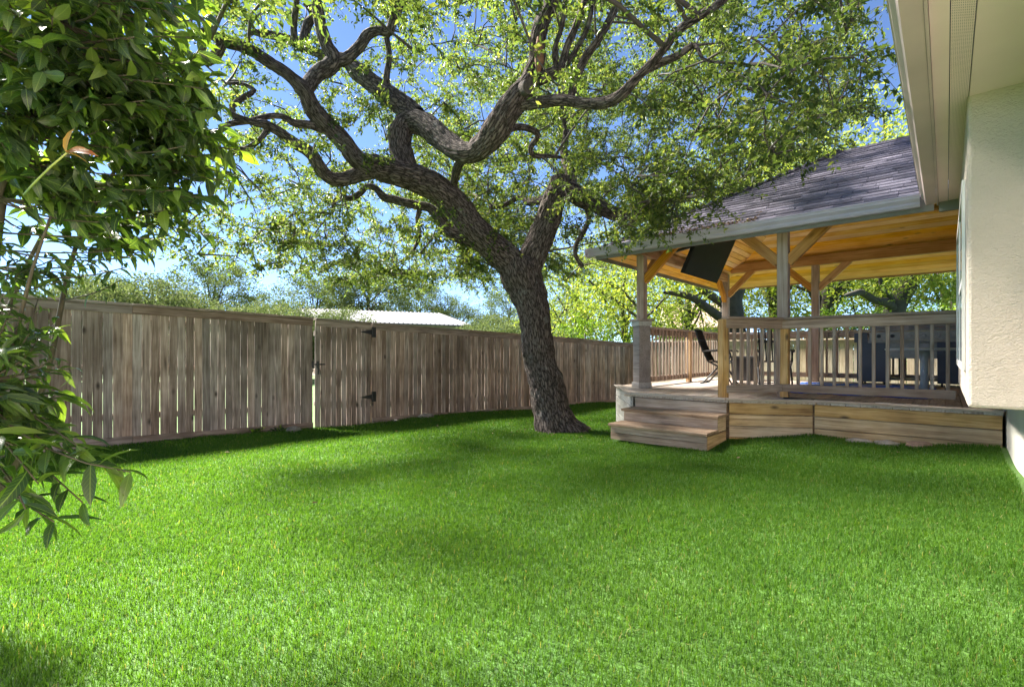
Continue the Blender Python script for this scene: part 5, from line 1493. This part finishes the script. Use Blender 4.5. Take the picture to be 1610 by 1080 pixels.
# ------------------------------------------------------------------ grass
def grass(density_fn, bounds, n_try, h0, w_fn, seed):
    r = np.random.default_rng(seed)
    x = r.uniform(bounds[0], bounds[1], n_try); y = r.uniform(bounds[2], bounds[3], n_try)
    d = x*FWD[0]+y*FWD[1]; lat = x*RGT[0]+y*RGT[1]
    ok = (d > 1.2) & (np.abs(lat) < d*1.12+.4)
    ok &= r.uniform(0, 1, n_try) < density_fn(d)
    # inside the yard, outside deck, steps, wall, trunk
    fxl = FN[0] + (y-FN[1])*(fu[0]/fu[1])
    ok &= (x > fxl+.015) & (x < WX-.03) & (y < 14.55)
    fy_ = np.where(x < P1[0], P0[1]+(P1[1]-P0[1])*(x-P0[0])/(P1[0]-P0[0]), np.where(x < P2[0], SE, np.where(x < P3[0], P2[1]+(P3[1]-P2[1])*(x-P2[0])/(P3[0]-P2[0]), P3[1])))
    ok &= ~((x > P0[0]-.02) & (y > fy_-.035))
    ok &= ~((x > SX0-.03) & (x < SX1+.03) & (y > 5.77))
    tb = at(876, 680, 7.72); ok &= np.hypot(x-tb[0], y-tb[1]) > .30
    return x[ok], y[ok], d[ok], r
gxs, gys, gds, grr = grass(lambda d: np.clip((3.1/np.maximum(d, 2.0))**1.75, .045, 1), (-8.4, .45, -2.5, 14.6), 2450000, .05, None, 9)
n = len(gxs)
gzv = gz(gxs, gys)
clump = np.array([noise.noise((a*2.3, b*2.3, 0)) for a, b in zip(gxs[::1], gys[::1])]) if n < 700000 else np.zeros(n)
h = (.026 + .017*grr.uniform(0, 1, n) + .012*clump)*(1+.03*np.clip(gds-3, 0, 8))
w = .0029*(1+.22*np.clip(gds-1.5, 0, 12))
az = grr.uniform(0, 2*np.pi, n); lean = grr.uniform(.1, 1.0, n)**1.5*1.05
dirx, diry = np.cos(az), np.sin(az)
fa = grr.uniform(0, 2*np.pi, n); sx, sy = np.cos(fa)*w*.5, np.sin(fa)*w*.5
base = np.stack([gxs, gys, gzv-.004], 1)
side = np.stack([sx, sy, np.zeros(n)], 1)
mid = base + np.stack([dirx*h*lean*.35, diry*h*lean*.35, h*.62], 1)
tipp = base + np.stack([dirx*h*lean*1.05, diry*h*lean*1.05, h*(1.05-.35*lean)], 1)
V = np.stack([base-side, base+side, mid+side*.85, mid-side*.85, tipp], 1).reshape(-1, 3)
i = np.arange(n)[:, None]*5
me = mesh_arrays('grass', V, [i+np.array([[0, 1, 2, 3]]), i+np.array([[3, 2, 4]])])
M_GRASS = leafy('grass_blade', [(0.0, (0.044, 0.115, 0.016)), (0.5, (0.063, 0.145, 0.021)), (0.93, (0.092, 0.180, 0.030)), (0.98, (0.097, 0.183, 0.032)), (0.983, (0.22, 0.22, 0.09)), (1.0, (0.26, 0.24, 0.11))], (1.5, 1.5, .5), .42, rough=.6, spec=.12, patch=.14)
me.materials.append(M_GRASS)
tag(link(bpy.data.objects.new('grass', me)), 'short bright green lawn grass', 'grass', None, 'stuff')
print('grass blades', n)
# a few weeds along the fence foot
for lab, px, off, k in (('small green weed sprouting at the fence foot left of the gate', 398, .10, 1), ('low weed tuft beside the grey stone by the fence', 433, .12, 2)):
    s = s_at_px(px); p = V3(s, off, 0); zz = float(gz(p.x, p.y)); nn = 26
    Pw = np.tile(np.array([p.x, p.y, zz+.02]), (nn, 1)) + rng.normal(size=(nn, 3))*np.array([.03, .05, .012])
    l = rng.uniform(.05, .10, nn)
    o = bpy.data.objects.new('weed', leaf_mesh('weed', Pw, unit(nn)+np.array([0, 0, .8]), unit(nn)+np.array([0, 0, 1]), l, l*.35, M_HEDGE, fine=True))
    tag(link(o), lab, 'weed')

# fallen oak leaves scattered on the lawn and round the foot of the trunk
n = 260
tb = at(876, 680, 7.72)
lx = np.concatenate([rng.uniform(-7.8, .2, 14), tb[0]+rng.normal(size=90)*.45]); ly = np.concatenate([rng.uniform(1.2, 9, 14), tb[1]+rng.normal(size=90)*.4])
ok = (ly < np.array([min(front_y(a), 5.7 if SX0-.05 < a < SX1+.05 else 99) for a in lx])-.1) | (lx < P0[0]-.1)
ok &= (lx < WX-.05)
lx, ly = lx[ok], ly[ok]; n = len(lx)
l = rng.uniform(.035, .06, n)
o = bpy.data.objects.new('fallen_leaves', leaf_mesh('fallen_leaves', np.stack([lx, ly, gz(lx, ly)+rng.uniform(.02, .045, n)], 1), unit(n)*np.array([1, 1, .3]), unit(n)*.5+np.array([0, 0, .9]), l, l*.45, M_LITTER))
tag(link(o), 'scattered dry oak leaves on the lawn', 'fallen leaves', None, 'stuff')
